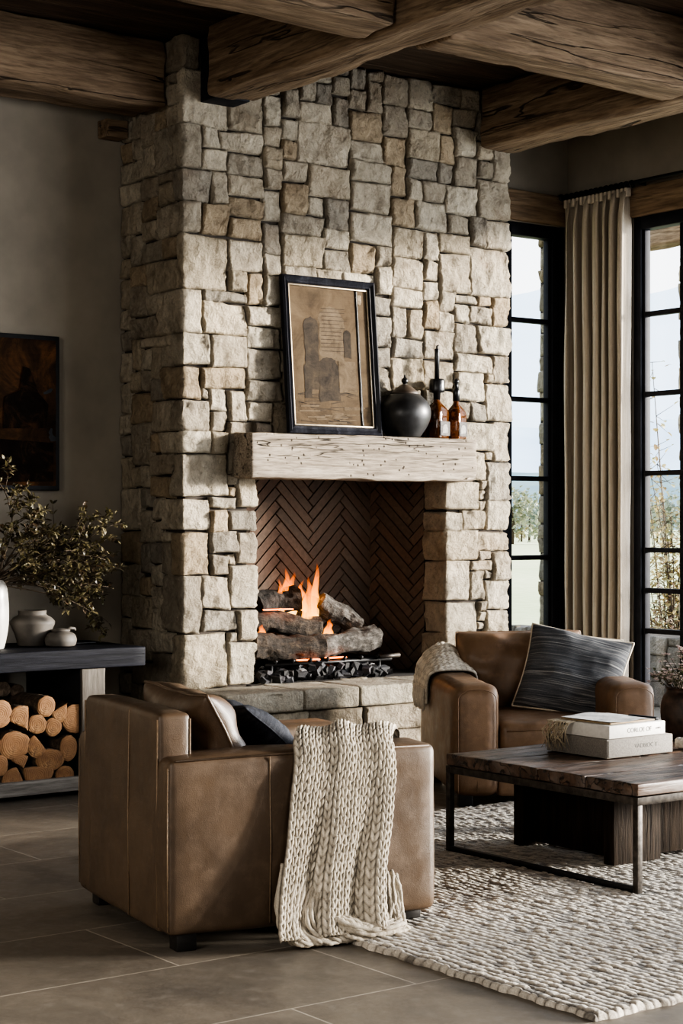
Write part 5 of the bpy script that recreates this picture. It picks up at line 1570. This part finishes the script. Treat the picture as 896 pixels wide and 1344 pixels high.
# firewood: each log has bark and a sawn end
def firewood(x, z, rx, rz_, kind, seed, label, rot=0.0, y0=8.14, L=0.44):
    o = empty('firewood_log', (x, y0, z), 0, label, 'log', 'split firewood stacked on the console shelf')
    n = 30; ring = []
    for k in range(n):
        th_ = 2 * PI * k / n
        c, s = math.cos(th_), math.sin(th_)
        r_ = 1 + .07 * noise.noise(Vector((c * 1.5, s * 1.5, seed))) + .03 * noise.noise(Vector((c * 5, s * 5, seed)))
        px_, pz_ = c * r_, s * r_
        if kind == 'half' and pz_ < -.25: pz_ = -.25 + (pz_ + .25) * .08
        if kind == 'wedge':
            # pie piece: cut by two planes
            for (nx, nz, dd) in ((-.8, -.6, .30), (.85, -.5, .42)):
                q = px_ * nx + pz_ * nz
                if q > dd: px_ -= nx * (q - dd) * .95; pz_ -= nz * (q - dd) * .95
        a = px_ * math.cos(rot) - pz_ * math.sin(rot); b = px_ * math.sin(rot) + pz_ * math.cos(rot)
        ring.append((a, b))
    xs = [p[0] for p in ring]; zs = [p[1] for p in ring]
    xm, zm, xr, zr = (min(xs) + max(xs)) / 2, (min(zs) + max(zs)) / 2, (max(xs) - min(xs)) / 2, (max(zs) - min(zs)) / 2
    ring = [((a - xm) / xr * rx, (b - zm) / zr * rz_) for a, b in ring]
    mb = MB(); m = 10; P = []
    for j in range(m):
        t = j / (m - 1); row = []
        for k, (a, b) in enumerate(ring):
            w_ = 1.0 + .05 * fbm((a * 30, b * 30, t * 6 + seed), 3)
            row.append(Vector((a * w_, t * L, b * w_)))
        P.append(row)
    vs = [p for r_ in P for p in r_]; fs = []
    for j in range(m - 1):
        for k in range(n): fs.append((j*n+k, j*n+(k+1) % n, (j+1)*n+(k+1) % n, (j+1)*n+k))
    fs.append(tuple((m-1)*n + k for k in range(n)))
    mb.add(vs, fs); mb.build('bark', M['bark'], o, angle=60)
    mb = MB(); vs = [(0, -.002, 0)]
    for f_ in (.33, .66, .955): vs += [(a * f_, -.002 + .004 * noise.noise(Vector((a * 40, b * 40, seed))) * f_ if f_ < .9 else 0.0, b * f_) for a, b in ring]
    vs += [(P[0][k].x, .003, P[0][k].z) for k in range(n)]
    fs = [(0, 1 + (k + 1) % n, 1 + k) for k in range(n)]
    for l in range(3):
        for k in range(n): fs.append((1+l*n+k, 1+l*n+(k+1) % n, 1+(l+1)*n+(k+1) % n, 1+(l+1)*n+k))
    mb.add(vs, fs); e_ = mb.build('cut_end', M['cut'], o, angle=60)
    return o
    return o
PX = 1 / 3.733
def lg(cx_, cy_, w, h, kind, seed, label, rot=0.0):
    # crop pixels of the log pile on the plane Y = 8.14
    px_, py__ = cx_ * PX, 800 + cy_ * PX
    u_ = (px_ - 448) / 2334; S_, C_ = math.sin(CAM_A), math.cos(CAM_A)
    t = 8.14 / (-u_ * S_ + C_); X = t * (u_ * C_ + S_); Z = 1.4 + t * (687 - py__) / 2334
    firewood(X, Z, w * PX / 2 * .00495, h * PX / 2 * .00405, kind, seed, label, rot)
lg(0, 512, 104, 128, 'round', 1.1, 'large round log at the upper left of the pile')
lg(92, 536, 84, 122, 'wedge', 2.2, 'split wedge log standing between two round ones near the pile top', .5)
lg(226, 474, 80, 100, 'round', 3.3, 'round log resting topmost on the pile')
lg(183, 563, 86, 92, 'round', 4.4, 'small pale clean-cut round log just left under the topmost log')
lg(262, 576, 76, 88, 'round', 5.5, 'small dark-flecked round log under the topmost log')
lg(293, 508, 74, 92, 'wedge', 6.6, 'dark split log just right of the topmost log', 2.6)
lg(352, 536, 84, 138, 'half', 7.7, 'tall half-split log at the upper right of the pile', 1.5)
lg(75, 663, 136, 132, 'round', 8.8, 'largest round log with cracked face in the middle row')
lg(181, 672, 88, 108, 'half', 9.9, 'half-split log right of the largest round log', 2.2)
lg(246, 737, 126, 106, 'round', 11.0, 'broad round log in the lower middle of the pile', )
lg(336, 680, 76, 126, 'round', 12.1, 'round log half hidden behind the armchair, middle row')
lg(-4, 765, 76, 100, 'round', 13.2, 'round log at the left in the lower row')
lg(98, 748, 72, 66, 'wedge', 14.3, 'small split corner piece under the largest round log', .2)
lg(66, 822, 98, 92, 'wedge', 15.4, 'split wedge log lying on the shelf at the left of bottom row', .9)
lg(190, 812, 134, 84, 'half', 16.5, 'half-round log lying flat side up on the shelf', 3.14)
lg(318, 812, 82, 92, 'round', 17.6, 'round log on the shelf beside the armchair, bottom row')
lg(-70, 640, 110, 120, 'round', 18.7, 'round log beyond the left edge of view, middle row')
lg(-80, 800, 110, 110, 'round', 19.8, 'round log beyond the left edge of view, bottom row')
# dark logs at the back of the pile
for k, (x, z, r_) in enumerate([(3.95, .55, .05), (4.06, .545, .045), (4.14, .53, .04)]):
    o = firewood(x, z, r_, r_ * .9, 'round', 30 + k, ['dark log at the back of the pile, left of three', 'dark log at the back of the pile, middle of three', 'dark log at the back of the pile, right of three'][k], y0=8.42, L=.28)
    for ch in o.children: ch.data.materials[0] = M['charlog'] if False else M['bark']

# ------------------------------------------------------------------ outside
CF = Vector((math.sin(CAM_A), math.cos(CAM_A), 0)); CR_ = Vector((math.cos(CAM_A), -math.sin(CAM_A), 0))
def pd(px, d, z): return CF * d + CR_ * ((px - 448) / 2334 * d) + Vector((0, 0, z))
mb = MB(); n = 40; P = []
for i in range(n):
    d = 9.5 + 700 * (i / (n - 1)) ** 2.2; row = []
    for j in range(n):
        a = R(-62 + 110 * j / (n - 1)) ; p = (CF * math.cos(a) + CR_ * math.sin(a)) * d
        row.append(Vector((p.x, p.y, -.25 - .15 * min(1, d / 60) + .6 * noise.noise(Vector((p.x * .02, p.y * .02, 0))) * min(1, max(0, d - 14) / 60))))
    P.append(row)
keep = MB(); keep.grid(P, n, n)
keep.f = [f for f in keep.f if not all(keep.v[i][0] < XR + WT + .02 and keep.v[i][1] < YB + WT + .02 for i in f)]
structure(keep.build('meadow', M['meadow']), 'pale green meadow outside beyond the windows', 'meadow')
structure(MB().box((XR + WT, YF, -.14), (XR + WT + 2.6, YB + 3, -.02)).build('terrace', M['floor'], smooth=False))
def ridge(name, dist, e0, mat, seed, label, rough=.25, depth=.25, base=-.5):
    mb = MB(); n, m = 160, 18; P = []
    for i in range(n):
        t = i / (n - 1); a = R(-50 + 100 * t); row = []
        top = dist * (e0 + e0 * rough * fbm((t * 9 + seed, 0, 0), 5) + e0 * .15 * math.sin(t * 8 + seed))
        for j in range(m):
            q = j / (m - 1); d = dist * (1 - depth + depth * q)
            p = (CF * math.cos(a) + CR_ * math.sin(a)) * d
            z = base + (top - base) * (q ** .9) * (1 + .10 * fbm((t * 30, q * 5, seed), 3) * (1 - q))
            row.append(Vector((p.x, p.y, z)))
        P.append(row)
    mb.grid(P, n, m)
    structure(mb.build(name, M[mat]), label, 'mountain')
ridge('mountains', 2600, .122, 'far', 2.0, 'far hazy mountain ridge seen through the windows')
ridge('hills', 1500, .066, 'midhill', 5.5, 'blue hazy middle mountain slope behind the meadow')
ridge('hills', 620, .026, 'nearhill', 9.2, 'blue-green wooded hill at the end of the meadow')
# distant trees at the meadow edge
def dtree(loc, h, w, tint, label, seed, group='trees at the far edge of the meadow', n=420, name='meadow_tree'):
    o = empty(name, loc, 0, label, 'tree', group)
    rr = random.Random(seed)
    MB().tube([(0, 0, 0), (.02 * h, 0, h * .35), (0, 0, h * .6)], [h * .025, h * .02, h * .01], 7).build('trunk', M['twig'], o)
    mb = MB()
    blobs = [(Vector((rr.uniform(-.3, .3) * w, rr.uniform(-.3, .3) * w, h * rr.uniform(.35, .8))), w * rr.uniform(.22, .38)) for _ in range(7)]
    for _ in range(n):
        c, r_ = rr.choice(blobs); v = Vector((rr.gauss(0, 1), rr.gauss(0, 1), rr.gauss(0, 1))).normalized() * r_ * rr.uniform(.6, 1.05)
        k = rr.uniform(.7, 1.25)
        leaf(mb, c + v, Vector((rr.uniform(-1, 1), rr.uniform(-1, 1), rr.uniform(-1, 1))), Vector((0, 0, 1)), h * .09, h * .06, tuple(min(1, a * k) for a in tint))
    mb.build('foliage', M['treeleaf'], o, smooth=False)
    return o
rt = random.Random(8)
spec = [(672, 95, 6.0, (.42, .44, .30), 'pale green'), (684, 102, 4.4, (.58, .52, .30), 'yellow'), (694, 90, 5.2, (.40, .46, .36), 'grey-green'), (706, 128, 4.6, (.55, .52, .32), 'straw-coloured'),
        (846, 98, 5.0, (.44, .46, .34), 'dull green'), (862, 92, 4.6, (.56, .50, .30), 'golden'), (880, 96, 5.6, (.40, .44, .34), 'dark green')]
for k, (px, d, h, tint, nm) in enumerate(spec):
    p = pd(px, d * 1.5 + (k % 3) * 14, -.7)
    dtree(p, h * .95, h * .8, tuple(a * .62 for a in tint), nm + ' tree at the meadow edge, number %s from the chimney' % ['one', 'two', 'three', 'four', 'five', 'six', 'seven'][k], 50 + k)
# stone pier outside the narrow window
def block_wall(name, lo, hi, label, cat, rngs, sizes=((3, 2), (4, 3), (3, 3), (2, 2), (4, 2)), unit=.07, tints=None, mat='stone'):
    o = empty(name, ((lo[0] + hi[0])/2, (lo[1] + hi[1])/2, lo[2]), 0)
    tag(o, label, cat)
    c = Vector(o.location)
    mb = MB()
    faces = [(Vector((lo[0], hi[1], lo[2])), Vector((0, -1, 0)), hi[1] - lo[1], Vector((-1, 0, 0))), (Vector((lo[0], lo[1], lo[2])), Vector((1, 0, 0)), hi[0] - lo[0], Vector((0, -1, 0)))]
    for O, d, L_, nrm in faces:
        nu_, nv_ = max(2, int(L_ / unit)), max(2, int((hi[2] - lo[2]) / unit))
        for (a, b, c2, d2) in pack(nu_, nv_, rngs, list(sizes)):
            f = lambda u, v, O=O, d=d, nrm=nrm: (O + d * u + Vector((0, 0, v)), nrm)
            stone(mb, (a * L_ / nu_, b * (hi[2] - lo[2]) / nv_, c2 * L_ / nu_, d2 * (hi[2] - lo[2]) / nv_), f, rngs, step=.03, tint=None if tints is None else (*rngs.choice(tints), 1))
    mb.v = [(a - c.x, b - c.y, z - c.z) for a, b, z in mb.v]
    mb.build('facing_stones', M[mat], o)
    MB().box((lo[0] + .012 - c.x, lo[1] + .012 - c.y, 0), (hi[0] - c.x, hi[1] - c.y, hi[2] - c.z - .012)).build('core', M['mortar'], o, smooth=False)
    return o
rs_ = random.Random(41)
block_wall('stone_pier', (8.378, 8.935, -.1), (8.419, 9.03, 3.40), 'narrow column of stones lining the outside of the narrow window', 'pier', rs_, ((2, 3), (2, 2), (2, 4)), .05)
WST = [(.26, .25, .23), (.32, .31, .29), (.22, .21, .20), (.36, .34, .31), (.28, .26, .23)]
gw = block_wall('garden_wall', (10.02, 7.2, -.15), (10.36, 11.4, .54), 'low grey fieldstone garden wall outside the tall window', 'garden wall', rs_, ((4, 3), (3, 3), (5, 3), (3, 2), (2, 2)), .075, WST)
block_wall('stone_column', (10.0, 8.85, -.1), (10.35, 9.24, 3.7), 'rough stone porch column outside the tall window', 'column', rs_)
o = soft_box(MB(), (1.6, .20, .14), .02, (16, 4, 4), lambda p, n: p + n * fbm(p * 6, 3) * .02).build('porch_beam', M['beam'], loc=(9.95, 9.30, 3.56)); o.rotation_euler = (0, 0, R(90)); tag(o, 'weathered porch beam above the outside stone column', 'beam')
# climbing shrub with autumn leaves behind the garden wall
def shrub(loc, h, w, nst, tints, label, seed, lsz=(.034, .068), lean=0, name='autumn_shrub', dens=1.0):
    o = empty(name, loc, 0, label, 'shrub'); rr = random.Random(seed); s1 = MB(); l1 = MB()
    for k in range(nst):
        th_ = rr.uniform(0, 2 * PI); tip = Vector((math.cos(th_) * w * rr.uniform(.2, 1), math.sin(th_) * w * rr.uniform(.2, 1), h * rr.uniform(.45, 1)))
        mid = tip * .5 + Vector((rr.uniform(-.1, .1), rr.uniform(-.1, .1), .1 * h)); base = Vector((rr.uniform(-.1, .1) * w, rr.uniform(-.1, .1) * w, 0))
        pts = [base * (1-t)**2 + mid * 2*t*(1-t) + tip * t*t for t in np.linspace(0, 1, 12)]
        s1.tube(pts, [.009 * (1 - .8 * i / 12) for i in range(12)], 5)
        for i, p in enumerate(pts[3:]):
            for q in range(int(8 * dens)):
                dv = Vector((rr.uniform(-1, 1), rr.uniform(-1, 1), rr.uniform(-.8, .8)))
                tw = p + dv * rr.uniform(.02, .16)
                if q % 2 == 0: s1.tube([p, tw], [.0028, .0015], 4)
                leaf(l1, tw, dv, Vector((0, 0, 1)), rr.uniform(*lsz), rr.uniform(*lsz) * .7, rr.choice(tints), .2)
    s1.build('stems', M['twig'], o); l1.build('leaves', M['treeleaf'], o, smooth=False)
AUT = [(.40, .31, .13), (.46, .37, .18), (.33, .29, .14), (.27, .19, .10), (.38, .36, .20)]
shrub((10.85, 10.15, -.2), 2.3, .60, 26, AUT, 'tall shrub with golden autumn leaves outside the tall window', 3)
shrub((10.75, 9.95, -.2), 3.1, .35, 5, AUT, 'slender sapling with sparse leaves rising behind the golden shrub', 13, name='slender_sapling', dens=.45)
shrub((10.60, 10.05, -.2), 1.05, .42, 22, [(.42, .30, .24), (.50, .40, .30), (.34, .25, .20), (.40, .36, .22)], 'low russet shrub just behind the garden wall', 5, (.02, .04), name='russet_shrub')
shrub((8.6, 10.6, -.3), 1.10, .28, 16, [(.44, .40, .18), (.38, .36, .20), (.50, .44, .24)], 'small yellow-green shrub outside the narrow window', 6, (.02, .05), name='garden_shrub')

# ------------------------------------------------------------------ light
sc = bpy.context.scene
w = bpy.data.worlds.new('sky'); sc.world = w; w.use_nodes = True
nt = w.node_tree; nt.nodes.clear()
wo = nt.nodes.new('ShaderNodeOutputWorld'); bg = nt.nodes.new('ShaderNodeBackground')
tc = nt.nodes.new('ShaderNodeTexCoord'); sp = nt.nodes.new('ShaderNodeSeparateXYZ'); rp = nt.nodes.new('ShaderNodeValToRGB')
rp.color_ramp.elements[0].position = 0.0; rp.color_ramp.elements[0].color = (1.0, 0.99, 0.97, 1)
rp.color_ramp.elements[1].position = 0.55; rp.color_ramp.elements[1].color = (0.62, 0.76, 0.95, 1)
nt.links.new(tc.outputs['Generated'], sp.inputs[0]); nt.links.new(sp.outputs[2], rp.inputs[0]); nt.links.new(rp.outputs[0], bg.inputs[0]); nt.links.new(bg.outputs[0], wo.inputs[0])
bg.inputs['Strength'].default_value = 1.6

def sun(direction, energy, angle, color):
    l = bpy.data.lights.new('sun', 'SUN'); l.energy = energy; l.angle = R(angle); l.color = color
    o = bpy.data.objects.new('sun', l); COL.objects.link(o)
    o.rotation_euler = Vector(direction).normalized().to_track_quat('-Z', 'Y').to_euler()
    return o
def area(name, loc, target, sx, sy, power, color):
    l = bpy.data.lights.new(name, 'AREA'); l.shape = 'RECTANGLE'; l.size = sx; l.size_y = sy; l.energy = power; l.color = color
    o = bpy.data.objects.new(name, l); COL.objects.link(o); o.location = loc
    o.rotation_euler = (Vector(target) - Vector(loc)).to_track_quat('-Z', 'Y').to_euler()
    return o
sun((-1.7, 1.0, -0.28), 10.0, 8, (1.0, 0.93, 0.82))
area('window_skylight', (9.6, 3.4, 2.0), (5.5, 5.5, 1.2), 6.0, 3.2, 420, (0.93, 0.96, 1.0))
area('left_fill_light', (-1.9, 3.2, 2.3), (5.0, 8.2, 1.3), 2.4, 2.2, 105, (1.0, 0.95, 0.88))  # fill lamp added to lift the chimney's left side; this wall has no window
area('front_fill_light', (1.5, -1.9, 2.4), (4.0, 6.0, 0.8), 2.6, 2.0, 50, (1.0, 0.96, 0.90))  # fill lamp added behind the camera; the front wall has no opening
pl = bpy.data.lights.new('fire_glow', 'POINT'); pl.energy = 1.3; pl.color = (1.0, 0.42, 0.14); pl.shadow_soft_size = 0.08
po = bpy.data.objects.new('fire_glow', pl); COL.objects.link(po); po.location = (6.0, 8.38, 1.02)

sc.view_settings.view_transform = 'AgX'
sc.view_settings.look = 'AgX - High Contrast'
sc.view_settings.exposure = 0.85
sc.cycles.use_denoising = True
sc.cycles.max_bounces = 8; sc.cycles.diffuse_bounces = 4; sc.cycles.glossy_bounces = 3; sc.cycles.transmission_bounces = 6; sc.cycles.transparent_max_bounces = 16
sc.cycles.sample_clamp_indirect = 4.0
sc.cycles.caustics_reflective = False; sc.cycles.caustics_refractive = False
